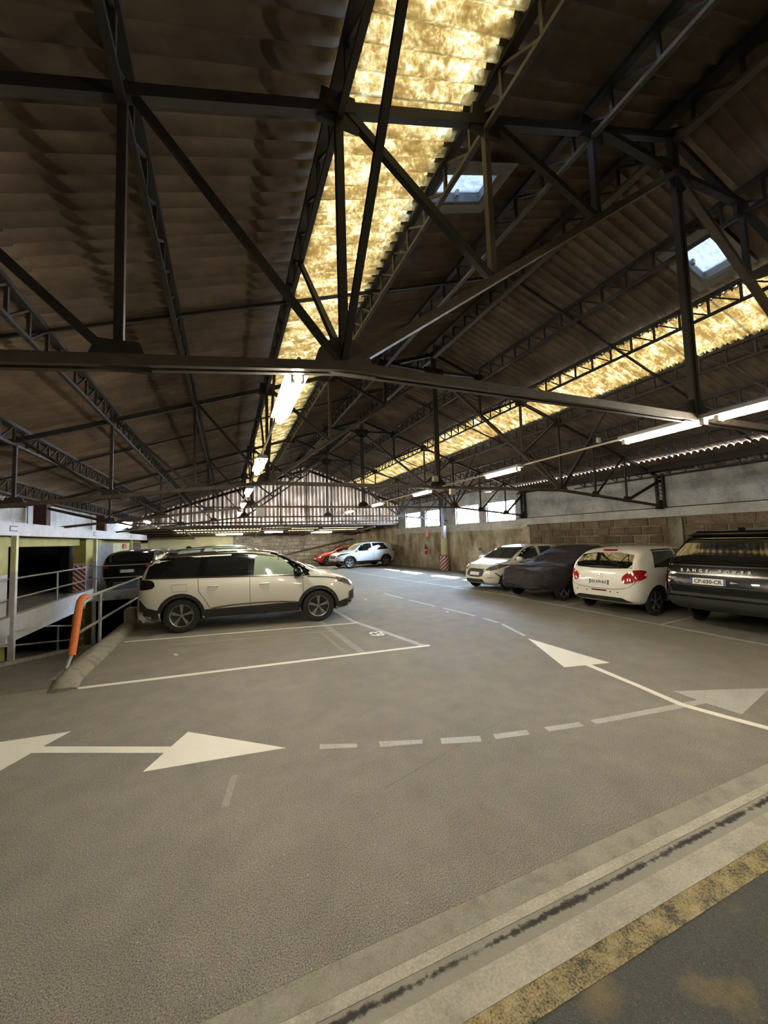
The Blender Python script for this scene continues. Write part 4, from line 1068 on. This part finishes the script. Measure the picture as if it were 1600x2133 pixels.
for sd_ in 'LR':
    c.seam('roof_rail', sd_, [(-1.95, 1.56), (-1.2, 1.60), (-.3, 1.60), (.3, 1.56), (.75, 1.42)], .022, 'chrome', .014, 1)
    c.seam('window_trim', sd_, [(-2.0, 1.155), (-.5, 1.12), (1.1, 1.08)], .014, 'chrome', .012)
    c.seam('door_gap', sd_, [(-.08, 1.08), (-.07, .4)], .010, n=0); c.seam('door_gap', sd_, [(1.05, 1.04), (1.06, .72), (1.0, .40)], .010)
    c.seam('door_gap', sd_, [(-1.12, 1.1), (-1.1, .85), (-.95, .62), (-.85, .42)], .010)
    c.seam('fuel_flap', sd_, [(-1.62, 1.0), (-1.34, 1.0), (-1.32, .86), (-1.6, .86), (-1.63, .99)], .007)
    c.sides('sill_cladding', [(-1.0, .22), (.98, .22), (.98, .49), (-.98, .46)], 'cladding', .010, sd_)
    c.seam('chrome_strip', sd_, [(-.85, .475), (-.5, .515), (0, .53), (.5, .525), (.9, .485)], .034, 'chrome', .016, 1)
    c.seam('bonnet_gap', sd_, [(1.15, 1.03), (1.6, .99), (2.0, .90)], .02, 'trim_black', .006)
    c.sides('tail_lamp', [(-2.30, .92), (-2.30, 1.11), (-2.1, 1.13), (-1.95, 1.09), (-1.93, .96), (-2.1, .92)], 'lamp_smoked', .012, sd_, 1)
    c.sides('head_lamp', [(1.80, .98), (2.02, .93), (2.2, .83), (2.28, .76), (2.2, .74), (2.0, .83), (1.86, .88)], 'lamp_clear', .012, sd_)
    c.sides('bumper_cladding', [(-2.32, .45), (-2.32, .74), (-2.22, .72), (-2.08, .56), (-1.88, .50), (-1.84, .22), (-2.15, .24)], 'cladding', .010, sd_)
    c.sides('bumper_cladding', [(1.84, .22), (1.84, .42), (2.0, .46), (2.28, .50), (2.34, .3), (2.1, .22)], 'cladding', .010, sd_)
    c.sides('fog_lamp_surround', [(2.10, .42), (2.12, .62), (2.24, .66), (2.24, .46)], 'trim_black', .016, sd_)
    c.seam('bumper_trim', sd_, [(2.0, .46), (2.2, .44), (2.3, .42)], .03, 'chrome', .018)
for ax in sp['axles']: c.arch(ax, .40, .47, 'cladding', .24)
[c.seam('front_pillar', sd_, [(1.20, 1.14), (.92, 1.30), (.62, 1.48), (.35, 1.57)], .04, 'car_black', .011, 1) for sd_ in 'LR']
c.mirror(.93, 1.11, 'car_black', sc=1.45); c.handle(.22, .93, 'car_white'); c.handle(-.82, .94, 'car_white')
c.patch('windscreen', 'F', [(-.70, 1.16), (.70, 1.16), (.60, 1.52), (-.60, 1.52)], 'glass_mid', .008)
c.patch('grille', 'F', [(-.42, .62), (.42, .62), (.45, .84), (-.45, .84)], 'trim_black', .01)
c.patch('rear_screen', 'B', [(-.66, 1.18), (.66, 1.18), (.56, 1.50), (-.56, 1.50)], 'glass_dark', .01)

# ---- white hatchback seen from behind
sp = dict(L=3.97, W=1.74, r=.31, axles=(1.28, -1.26), paint='car_white',
  top=[(-1.985, .62), (-1.97, .86), (-1.92, .98), (-1.84, 1.07), (-1.55, 1.37), (-1.44, 1.425), (-1.0, 1.475), (-.3, 1.475), (.2, 1.44), (.45, 1.36), (1.1, 1.0), (1.5, .90), (1.8, .78), (1.95, .62), (1.985, .5)],
  bot=[(-1.985, .33), (-1.9, .27), (-1.7, .24), (1.7, .22), (1.985, .36)],
  plan=[(-1.985, .62), (-1.93, .75), (-1.75, .835), (-1.3, .87), (1.3, .86), (1.7, .76), (1.92, .55), (1.985, .4)],
  belt=[(-1.985, 1.0), (-1.4, .99), (1.0, .93), (1.985, .7)], tum=.34)
p, a = place(8.43, 7.04, 8.54, 5.65, 0, 0)
hd = math.radians(4.0); ctr = Vector((8.485, 6.345))+Vector((math.cos(hd), math.sin(hd)))*1.26
c = Car('hatchback', 'white hatchback seen from behind between the covered car and the black off-roader', sp, (ctr.x, ctr.y, 0), hd)
c.patch('rear_screen', 'B', [(-.60, 1.03), (-.2, 1.01), (.2, 1.01), (.60, 1.03), (.66, 1.12), (.60, 1.30), (.3, 1.345), (-.3, 1.345), (-.60, 1.30), (-.66, 1.12)], 'glass_privacy', .008)
c.patch('wiper_cowl', 'B', [(-.45, 1.035), (0, 1.02), (.45, 1.035), (.1, 1.06), (-.1, 1.06)], 'trim_black', .016)
c.patch('brake_lamp', 'B', [(-.17, 1.375), (.17, 1.375), (.17, 1.41), (-.17, 1.41)], 'lamp_red', .012)
tl = [(.50, .80), (.56, .70), (.70, .74), (.78, .775), (.785, .99), (.72, .985), (.60, .93), (.53, .87)]
c.patch('tail_lamp', 'B', tl, 'lamp_red', .014, None, .05, 1); c.patch('tail_lamp', 'B', mir(tl), 'lamp_red', .014, None, .05, 1)
for sd_ in 'LR':
    c.sides('tail_lamp_wing', [(-1.90, .765), (-1.74, .80), (-1.58, .86), (-1.70, .875), (-1.66, .92), (-1.56, .95), (-1.64, .985), (-1.74, 1.0), (-1.88, .99)], 'lamp_red', .015, sd_, 1, .05)
    c.seam('door_gap', sd_, [(-.9, .95), (-.85, .62), (-.62, .32)], .010); c.seam('door_gap', sd_, [(.1, .95), (.1, .32)], .010)
    c.seam('tailgate_gap', sd_, [(-1.78, 1.12), (-1.9, .95)], .010)
c.window(-1.28, -.40, 'glass_dark', 'rear_side_window', .22, .10, .86, .04, smooth=2)
c.window(-.30, .85, 'glass_dark', 'front_side_window', .10, -.45, .86, .04)
c.seam('tailgate_gap', 'B', [(-.78, .92), (-.72, .66), (-.45, .58), (0, .57), (.45, .58), (.72, .66), (.78, .92)], .010, n=1)
c.patch('fog_lamp', 'B', [(-.17, .52), (.17, .52), (.19, .55), (-.19, .55)], 'lamp_dark_red', .012)
c.patch('bumper_cladding', 'B', [(-.66, .24), (.66, .24), (.68, .33), (.5, .41), (-.5, .41), (-.68, .33)], 'trim_black', .012)
for u in (-.42, -.26, .30, .55): c.patch('parking_sensor', 'B', chaikin([(u-.014, .50), (u+.014, .50), (u+.014, .53), (u-.014, .53)], 1), 'trim_black', .010)
c.patch('tailgate_recess', 'B', [(-.34, .64), (.34, .64), (.36, .785), (-.36, .785)], 'car_white', .004)
c.patch('badge', 'B', [(-.035, .83), (-.01, .835), (0, .85), (.02, .83), (.035, .83), (.02, .86), (.03, .885), (.0, .905), (-.03, .90), (-.015, .885), (-.035, .87)], 'chrome', .012)
c.patch('model_lettering', 'B', [(.42, .80), (.52, .805), (.52, .815), (.42, .81)], 'chrome', .010)
c.plate('B', .715, 'EX 379 KG', tsize=.076); c.handle(-.45, .84, 'trim_black'); c.mirror(.62, .96, 'trim_black')
mb = MB(); mb.tube([(0, 0, 0), (-.05, 0, .05)], .008, 6); mb.build('aerial', 'trim_black', c.root, False, (-1.2, 0, c.tz(-1.2)))

# ---- black off-roader seen from behind
sp = dict(L=4.7, W=1.98, r=.385, axles=(1.35, -1.30), paint='car_black',
  top=[(-2.35, .80), (-2.345, 1.0), (-2.33, 1.12), (-2.26, 1.19), (-1.90, 1.58), (-1.86, 1.70), (-1.72, 1.785), (-.8, 1.835), (.1, 1.80), (.35, 1.74), (.95, 1.22), (1.2, 1.16), (2.1, 1.06), (2.3, .9), (2.35, .7)],
  bot=[(-2.35, .52), (-2.25, .40), (-2.0, .32), (2.0, .30), (2.35, .45)],
  plan=[(-2.35, .90), (-2.32, .945), (-2.1, .98), (-1.3, .99), (1.6, .98), (2.1, .9), (2.35, .7)],
  belt=[(-2.35, 1.17), (1.0, 1.13), (2.35, .9)], tum=.30)
hd = math.radians(2.0)
ctr = Vector((8.93, 4.02))+Vector((math.cos(hd), math.sin(hd)))*1.24
c = Car('off_roader', 'big black off-roader seen from behind at the right picture edge', sp, (ctr.x, ctr.y, 0), hd)
c.patch('rear_screen', 'B', [(-.84, 1.20), (.84, 1.20), (.80, 1.36), (.70, 1.56), (-.70, 1.56), (-.80, 1.36)], 'glass_privacy', .010)
c.patch('spoiler', 'B', [(-.70, 1.66), (.70, 1.66), (.66, 1.74), (-.66, 1.74)], 'car_black', .05)
c.seam('spoiler_trim', 'B', [(-.62, 1.69), (.62, 1.69)], .018, 'chrome', .060); c.seam('spoiler_trim', 'B', [(-.66, 1.645), (.66, 1.645)], .014, 'chrome', .02)
c.seam('tailgate_trim', 'B', [(-.90, 1.02), (.90, 1.02)], .030, 'chrome', .012); c.seam('tailgate_edge', 'B', [(-.92, 1.165), (.92, 1.165)], .026, 'chrome', .012)
c.letters('B', 1.075, 'RANGE ROVER', .075, 'letter_silver', spacing=1.32, u=.12)
c.plate('B', .90, 'CP-030-CR', wd=.52, ht=.11, tsize=.088, u=.20)
c.patch('badge', 'B', [(.70, .92), (.84, .92), (.84, .95), (.70, .95)], 'chrome', .010); c.patch('badge', 'B', [(-.50, .89), (-.40, .89), (-.40, .91), (-.50, .91)], 'chrome', .010)
c.patch('reversing_reflection', 'B', [(-.24, .905), (-.12, .92), (-.12, .89)], 'chrome', .010)
for s_ in (-1, 1):
    pl = [(s_*.88, .70), (s_*.99, .70), (s_*.99, 1.16), (s_*.90, 1.16), (s_*.885, 1.0)]
    c.patch('tail_lamp', 'B', pl, 'lamp_dark_red', .014)
for sd_ in 'LR':
    c.sides('tail_lamp_wing', [(-2.33, .70), (-2.22, .70), (-2.20, 1.16), (-2.30, 1.16)], 'lamp_dark_red', .014, sd_)
    c.seam('door_gap', sd_, [(-.85, 1.1), (-.8, .45)], .01); c.seam('door_gap', sd_, [(.35, 1.1), (.35, .4)], .01)
c.seam('bumper_gap', 'B', [(-.92, .66), (.92, .66)], .05, 'trim_black', .006); c.seam('tailgate_gap', 'B', [(-.86, .82), (.86, .82)], .012, 'trim_black', .006)
c.patch('bumper_cladding', 'B', [(-.93, .38), (.93, .38), (.95, .60), (-.95, .60)], 'cladding', .012)
c.window(-1.95, -.95, 'glass_dark', 'rear_side_window', .25, .0, .86, .04); c.window(-.85, .9, 'glass_dark', 'front_side_window', 0, -.5, .86, .04)
c.mirror(.75, 1.2, 'car_black'); c.handle(-.6, 1.0, 'car_black')
mb = MB(); mb.prism([(-.10, 0), (.10, 0), (.02, .05), (-.08, .045)], -.02, .02, lambda u, v, h: (u, h, v)); mb.build('roof_aerial', 'car_black', c.root, False, (-1.5, 0, c.tz(-1.5)-.005))

# ---- white compact seen from the front
sp = dict(L=3.95, W=1.72, r=.31, axles=(1.24, -1.22), paint='car_white',
  top=[(-1.97, .7), (-1.95, .95), (-1.8, 1.15), (-1.55, 1.40), (-1.2, 1.46), (-.5, 1.485), (0, 1.455), (.3, 1.37), (1.02, 1.0), (1.2, .95), (1.6, .87), (1.82, .76), (1.93, .62), (1.97, .50)],
  bot=[(-1.97, .42), (-1.7, .24), (1.6, .20), (1.85, .22), (1.97, .32)],
  plan=[(-1.97, .60), (-1.85, .74), (-1.6, .84), (-1.2, .86), (1.2, .86), (1.55, .80), (1.8, .66), (1.93, .48), (1.97, .36)],
  belt=[(-1.97, 1.02), (0, .97), (1.0, .93), (1.97, .7)], tum=.33)
hd = PI+math.radians(6.0)
c = Car('compact_car', 'white compact car facing the aisle, beyond the covered car', sp, (9.66, 11.15, 0), hd)
c.patch('windscreen', 'F', [(-.68, 1.03), (.68, 1.03), (.56, 1.38), (-.56, 1.38)], 'glass_mid', .008)
c.patch('grille', 'F', [(-.34, .46), (.34, .46), (.40, .60), (.37, .70), (-.37, .70), (-.40, .60)], 'trim_black', .010, smooth=1)
c.patch('lower_grille', 'F', [(-.42, .30), (.42, .30), (.38, .40), (-.38, .40)], 'trim_black', .010)
c.seam('grille_trim', 'F', [(-.37, .705), (.37, .705)], .02, 'chrome', .014)
hl = [(.42, .70), (.58, .66), (.74, .72), (.82, .84), (.72, .87), (.54, .80)]
c.patch('head_lamp', 'F', hl, 'lamp_clear', .012, None, .05); c.patch('head_lamp', 'F', mir(hl), 'lamp_clear', .012, None, .05)
for s_ in (-1, 1):
    c.seam('bumper_slat', 'F', [(s_*.52, .44), (s_*.66, .46)], .016, 'trim_black', .01); c.seam('bumper_vent', 'F', [(s_*.70, .60), (s_*.78, .50), (s_*.78, .38)], .022, 'trim_black', .012, 1)
c.plate('F', .57, '', wd=.48, ht=.11); c.patch('badge', 'F', chaikin([(-.07, .745), (.07, .745), (.06, .775), (-.06, .775)], 1), 'chrome', .010)
c.window(-.25, .92, 'glass_dark', 'front_side_window', .02, -.5, .86, .04); c.window(-1.3, -.36, 'glass_dark', 'rear_side_window', .3, -.05, .82, .06)
for sd_ in 'LR': c.seam('door_gap', sd_, [(.85, .95), (.85, .4)], .01); c.seam('bonnet_gap', sd_, [(1.05, .96), (1.5, .88)], .01)
c.mirror(.78, .98, 'car_white', sc=1.15); c.handle(-.15, .86, 'car_white')

# ---- pale crossover in the far corner
sp = dict(L=4.45, W=1.82, r=.36, axles=(1.36, -1.35), paint='car_white_cool',
  top=[(-2.22, .75), (-2.2, 1.0), (-2.05, 1.24), (-1.85, 1.48), (-1.6, 1.58), (-.8, 1.63), (0, 1.62), (.3, 1.56), (.55, 1.46), (1.15, 1.10), (1.3, 1.06), (1.8, .99), (2.05, .88), (2.18, .74), (2.22, .6)],
  bot=[(-2.22, .48), (-2.0, .28), (1.9, .25), (2.22, .45)],
  plan=[(-2.22, .64), (-2.1, .78), (-1.85, .88), (-1.3, .91), (1.4, .91), (1.8, .85), (2.05, .72), (2.22, .48)],
  belt=[(-2.22, 1.12), (-1.0, 1.06), (1.1, 1.0), (2.22, .8)], tum=.32)
p, a = place(7.14, 23.56, 9.95, 24.05, -.80, 0)
c = Car('crossover', 'pale white crossover parked in the far right corner in daylight', sp, (p.x, p.y, 0), a)
c.window(-1.55, -.42, 'glass_dark', 'rear_side_window', .30, .05, .86, .05); c.window(-.30, .95, 'glass_dark', 'front_side_window', .03, -.48, .86, .05)
c.patch('windscreen', 'F', [(-.70, 1.14), (.70, 1.14), (.60, 1.48), (-.60, 1.48)], 'glass_mid', .008)
c.patch('grille', 'F', [(-.40, .62), (.40, .62), (.45, .82), (-.45, .82)], 'trim_black', .010); c.patch('bumper_cladding', 'F', [(-.7, .3), (.7, .3), (.6, .48), (-.6, .48)], 'cladding', .010)
c.plate('F', .55, '', wd=.48); hl = [(.50, .80), (.66, .76), (.82, .86), (.86, .96), (.70, .93)]
c.patch('head_lamp', 'F', hl, 'lamp_clear', .012, None, .06); c.patch('head_lamp', 'F', mir(hl), 'lamp_clear', .012, None, .06)
for sd_ in 'LR':
    c.sides('sill_cladding', [(-.98, .25), (.98, .25), (.98, .44), (-.98, .42)], 'cladding', .010, sd_); c.seam('door_gap', sd_, [(-.36, 1.05), (-.36, .45)], .012); c.seam('door_gap', sd_, [(.9, 1.0), (.9, .45)], .012)
    c.sides('bumper_cladding', [(1.82, .26), (1.82, .46), (2.2, .50), (2.2, .3)], 'cladding', .010, sd_); c.sides('tail_lamp', [(-2.16, .96), (-1.9, 1.02), (-1.92, 1.12), (-2.12, 1.1)], 'lamp_red', .012, sd_)
for ax in sp['axles']: c.arch(ax, .41, .46, 'cladding', .27)
c.mirror(.85, 1.06, 'car_white_cool'); c.handle(-.9, .92, 'car_white_cool'); c.handle(.05, .9, 'car_white_cool')

# ---- red hatchback behind it
sp = dict(L=4.1, W=1.78, r=.34, axles=(1.27, -1.28), paint='car_red',
  top=[(-2.05, .7), (-2.03, .95), (-1.9, 1.15), (-1.65, 1.38), (-1.3, 1.44), (-.5, 1.46), (0, 1.43), (.35, 1.34), (1.05, .97), (1.25, .93), (1.65, .84), (1.9, .72), (2.0, .6), (2.05, .48)],
  bot=[(-2.05, .42), (-1.8, .24), (1.7, .2), (2.05, .36)],
  plan=[(-2.05, .6), (-1.9, .76), (-1.6, .87), (1.25, .88), (1.6, .81), (1.88, .66), (2.05, .42)], belt=[(-2.05, 1.0), (0, .94), (1.05, .9), (2.05, .66)], tum=.34)
c = Car('hatchback', 'red hatchback by the stone back wall, half hidden by the pale crossover', sp, (7.85, 27.6, 0), PI+math.radians(3))
c.window(-1.35, -.42, 'glass_dark', 'rear_side_window', .3, .05, .86, .05); c.window(-.3, .9, 'glass_dark', 'front_side_window', .03, -.48, .86, .05)
c.patch('windscreen', 'F', [(-.68, 1.0), (.68, 1.0), (.56, 1.34), (-.56, 1.34)], 'glass_mid', .008); c.patch('grille', 'F', [(-.6, .3), (.6, .3), (.5, .48), (-.5, .48)], 'trim_black', .010)
c.patch('upper_grille', 'F', [(-.38, .62), (.38, .62), (.4, .68), (-.4, .68)], 'trim_black', .010)
hl = [(.46, .66), (.64, .62), (.80, .72), (.82, .80), (.6, .75)]
c.patch('head_lamp', 'F', hl, 'lamp_clear', .012, None, .06); c.patch('head_lamp', 'F', mir(hl), 'lamp_clear', .012, None, .06); c.plate('F', .53, '', wd=.46)
for sd_ in 'LR': c.seam('door_gap', sd_, [(-.36, .95), (-.36, .4)], .012); c.seam('door_gap', sd_, [(.88, .92), (.88, .4)], .012)
c.mirror(.75, .95, 'car_red'); c.handle(-.1, .84, 'car_red')

# ---- dark estate behind the people carrier
sp = dict(L=4.85, W=1.98, r=.39, axles=(1.45, -1.42), paint='car_grey',
  top=[(-2.42, .8), (-2.40, 1.1), (-2.3, 1.35), (-2.12, 1.62), (-2.2, 1.66), (-1.9, 1.70), (-1.0, 1.78), (-.2, 1.77), (.2, 1.71), (.9, 1.25), (1.2, 1.18), (2.0, 1.05), (2.3, .85), (2.42, .65)],
  bot=[(-2.42, .5), (-2.2, .32), (2.1, .3), (2.42, .45)], plan=[(-2.42, .75), (-2.3, .9), (-1.9, .98), (1.6, .98), (2.0, .92), (2.3, .75), (2.42, .55)], belt=[(-2.42, 1.25), (1, 1.15), (2.42, .9)], tum=.28)
sp['top'] = [q for q in sp['top'] if q[0] != -2.2 or q[1] < 1.6]
c = Car('sport_utility_car', 'dark high car with a grey roof showing above the white people carrier', sp, (.55, 12.9, 0), math.radians(-4))
lo = [(-2.2, 1.28), (0, 1.22), (1.0, 1.18)]; hi = [(x, c.bz(x)+(c.tz(x)-c.bz(x))*.965) for x in (.8, .5, .2, -.2, -1.0, -1.9, -2.05)]
c.sides('window_band', lo+hi, 'car_black', .006)
c.window(-2.0, -1.25, 'glass_pale', 'rear_quarter_window', .30, .06, .92, .05, off=.010); c.window(-1.0, -.2, 'glass_pale', 'rear_door_window', .06, .0, .92, .05, off=.010); c.window(-.08, .75, 'glass_pale', 'front_door_window', .0, -.35, .92, .05, off=.010)
for sd_ in 'LR': c.sides('roof_pillar', [(-1.24, 1.27), (-1.05, 1.27), (-.88, 1.70), (-1.08, 1.70)], 'car_silver', .013, sd_)
c.patch('windscreen', 'F', [(-.74, 1.26), (.74, 1.26), (.62, 1.64), (-.62, 1.64)], 'glass_mid', .008); c.patch('rear_screen', 'B', [(-.7, 1.3), (.7, 1.3), (.6, 1.56), (-.6, 1.56)], 'glass_dark', .01)
mb = MB(); mb.prism([(-.12, -.06), (.16, -.02), (.16, .02), (-.12, 0)], -.6, .6, lambda u, v, h: (u, h, v)); mb.build('rear_spoiler', 'car_grey', c.root, False, (-2.05, 0, 1.68))
mb = MB(); mb.prism([(-.10, 0), (.10, 0), (.0, .06), (-.08, .05)], -.02, .02, lambda u, v, h: (u, h, v)); mb.build('roof_aerial', 'car_black', c.root, False, (-1.6, 0, c.tz(-1.6)-.005))
c.mirror(.8, 1.25, 'car_black')

# ---- black hatchback on the deck and the car beyond it
def deck_car(name, label, paint, x, y, hd, text):
    sp = dict(L=4.0, W=1.72, r=.31, axles=(1.25, -1.25), paint=paint,
      top=[(-2.0, .62), (-1.98, .86), (-1.88, 1.0), (-1.62, 1.22), (-1.4, 1.30), (-.8, 1.35), (0, 1.34), (.35, 1.25), (1.05, .93), (1.6, .82), (1.9, .68), (2.0, .5)],
      bot=[(-2.0, .40), (-1.8, .27), (1.7, .22), (2.0, .36)], plan=[(-2.0, .62), (-1.93, .76), (-1.7, .84), (1.25, .86), (1.7, .76), (2.0, .45)], belt=[(-2.0, .96), (0, .92), (1.0, .88), (2.0, .66)], tum=.34)
    c = Car(name, label, sp, (x, y, DZ), hd)
    c.patch('rear_screen', 'B', [(-.60, .96), (.60, .96), (.54, 1.20), (-.54, 1.20)], 'glass_dark', .008)
    for s_ in (-1, 1): c.patch('tail_lamp', 'B', [(s_*.56, .74), (s_*.80, .76), (s_*.80, .90), (s_*.60, .88)], 'lamp_red', .012)
    c.window(-1.3, -.4, 'glass_mid', 'rear_side_window', .25, .05, .84, .04); c.window(-.3, .85, 'glass_mid', 'front_side_window', .05, -.45, .84, .04)
    c.plate('B', .64, '', wd=.46); c.mirror(.65, .96, paint); c.patch('bumper_cladding', 'B', [(-.6, .28), (.6, .28), (.5, .40), (-.5, .40)], 'trim_black', .01)
    return c
deck_car('hatchback', 'black hatchback seen from behind on the deck behind the tube rails', 'car_black', -3.08, 17.85, PI/2-math.radians(4), '')
deck_car('hatchback', 'light hatchback mostly hidden beyond the black hatchback on the deck', 'car_silver', -3.25, 22.2, PI/2-math.radians(3), '').root['group'] = 'parked cars'

# ---- covered car
sp = dict(L=4.5, W=1.86, r=.33, axles=(1.40, -1.35), paint='cover_cloth', arch=False, winset=.14,
  top=[(-2.25, .80), (-2.2, 1.02), (-1.8, 1.14), (-1.2, 1.34), (-.6, 1.42), (-.15, 1.42), (.15, 1.37), (.85, 1.02), (1.0, .98), (1.6, .92), (2.05, .80), (2.2, .66), (2.25, .52)],
  bot=[(-2.25, .34), (-1.9, .30), (1.0, .30), (1.15, .36), (1.65, .36), (1.8, .27), (2.1, .27), (2.25, .34)],
  plan=[(-2.25, .72), (-2.1, .84), (-1.7, .92), (1.4, .93), (1.85, .86), (2.12, .70), (2.25, .50)], belt=[(-2.25, .98), (1, .94), (2.25, .66)], tum=.42)
c = Car('covered_car', 'car hidden under a dark wrinkled dust cover, facing the aisle', sp, (9.75, 8.85, 0), PI+math.radians(5), body_name='dust_cover')
me = c.body.data; bm = bmesh.new(); bm.from_mesh(me); bmesh.ops.subdivide_edges(bm, edges=bm.edges[:], cuts=2, use_grid_fill=True, smooth=.5)
from mathutils import noise as mn
bm.normal_update()
for v in bm.verts:
    p = v.co.copy(); side = max(0, min(1, (.95-p.z)/.5)); nrm = v.normal.copy()
    f = mn.noise(Vector((p.x*2.2+p.z*2.0, p.y*1.4, p.z*1.1+4)))*.022+mn.noise(Vector((p.x*6+p.z*4.5, p.y*3.5, p.z*2+9)))*.018
    f += side*.028*math.sin(p.x*7.5+3*mn.noise(p*1.3)+p.z*5)*(1 if abs(p.y) > .5 else .5)
    rid = 1-abs(mn.noise(Vector((p.x*2.6-p.z*2.9, p.y*2.2+2, p.z*1.9))))*2
    f += max(0, rid-.62)*.085
    v.co += nrm*f
    if p.z < .42: v.co.z += .035*math.sin(p.x*3.1+1)+.02*math.sin(p.x*7.7)
bm.to_mesh(me); bm.free(); me.polygons.foreach_set('use_smooth', [True]*len(me.polygons))

# ------------------------------------------------------------------ motorcycle behind the white compact, extinguisher
root = empty('motorcycle', (10.3, 13.25, 0), PI+.25); tag(root, 'motorcycle standing behind the white compact, only mirror and tank showing', 'motorcycle')
for x in (.68, -.66):
    wh = link_mesh('wheel', WM['tyre'], root, (x, 0, .31), None, (.31, .31, .31)); link_mesh('rim', WM['rim'], wh)
mb = MB(); mb.tube([(-.25, 0, .70), (0, 0, .86), (.22, 0, .90), (.40, 0, .82)], .12, 12, rs=[.08, .15, .16, .09]); mb.build('fuel_tank', 'car_black', root, True)
mb = MB(); mb.tube([(-.85, 0, .86), (-.55, 0, .82), (-.2, 0, .76)], .1, 10, rs=[.06, .11, .10]); mb.build('saddle', 'seat_cloth', root, True)
mb = MB(); mb.tube([(.68, .07, .31), (.42, .07, .98)], .022, 8); mb.tube([(.68, -.07, .31), (.42, -.07, .98)], .022, 8); mb.build('fork', 'galv', root, True)
mb = MB(); mb.tube([(.30, -.38, 1.02), (.40, -.15, 1.04), (.40, .15, 1.04), (.30, .38, 1.02)], .016, 8); mb.build('handlebar', 'trim_black', root, True)
mb = MB(); mb.box(-.35, .3, -.14, .14, .30, .66); mb.tube([(-.2, 0, .5), (-.66, 0, .31)], .04, 8); mb.build('engine', 'rim_dark', root)
mb = MB(); mb.lathe([(0, 0), (.08, .0), (.09, -.03), (.05, -.10), (0, -.11)], 14, 'x', (.60, 0, .88)); mb.build('headlight', 'lamp_clear', root, True)
for s_ in (-1, 1):
    mb = MB(); mb.tube([(.34, s_*.30, 1.03), (.30, s_*.40, 1.22)], .008, 6); arm = mb.build('mirror_arm', 'galv', root)
    mb = MB(); mb.lathe([(0, -.01), (.075, -.01), (.08, .01), (.0, .015)], 16, 'x', (.30, s_*.42, 1.27)); mb.build('mirror', 'chrome', arm, True)
p = wpt(20.25, 0, .2)
root = empty('fire_extinguisher', (p.x, p.y, .82)); tag(root, 'red fire extinguisher hanging on the right wall below a red sign', 'fire extinguisher')
mb = MB(); mb.lathe([(0, 0), (.085, .0), (.09, .03), (.09, .40), (.06, .47), (.03, .50), (0, .50)], 18); mb.build('cylinder', 'red_plastic', root, True)
mb = MB(); mb.lathe([(.092, .2), (.092, .27)], 18); mb.build('label_band', 'plate_white', root, True)
mb = MB(); mb.tube([(0, 0, .5), (0, 0, .56), (-.06, 0, .60)], .018, 8); mb.build('valve', 'trim_black', root); mb = MB(); mb.tube([(0, 0, .55), (-.1, -.05, .5), (-.11, -.06, .2)], .012, 6); mb.build('hose', 'trim_black', root)
MB().box(.08, .14, -.04, .04, .3, .42).build('bracket', 'galv', root)
mb = MB(); wbox(mb, 20.15, 20.4, 1.85, 2.25, .045, .055); tag(mb.build('fire_sign', 'red_plastic'), 'narrow red sign on the right wall above the extinguisher', 'sign')
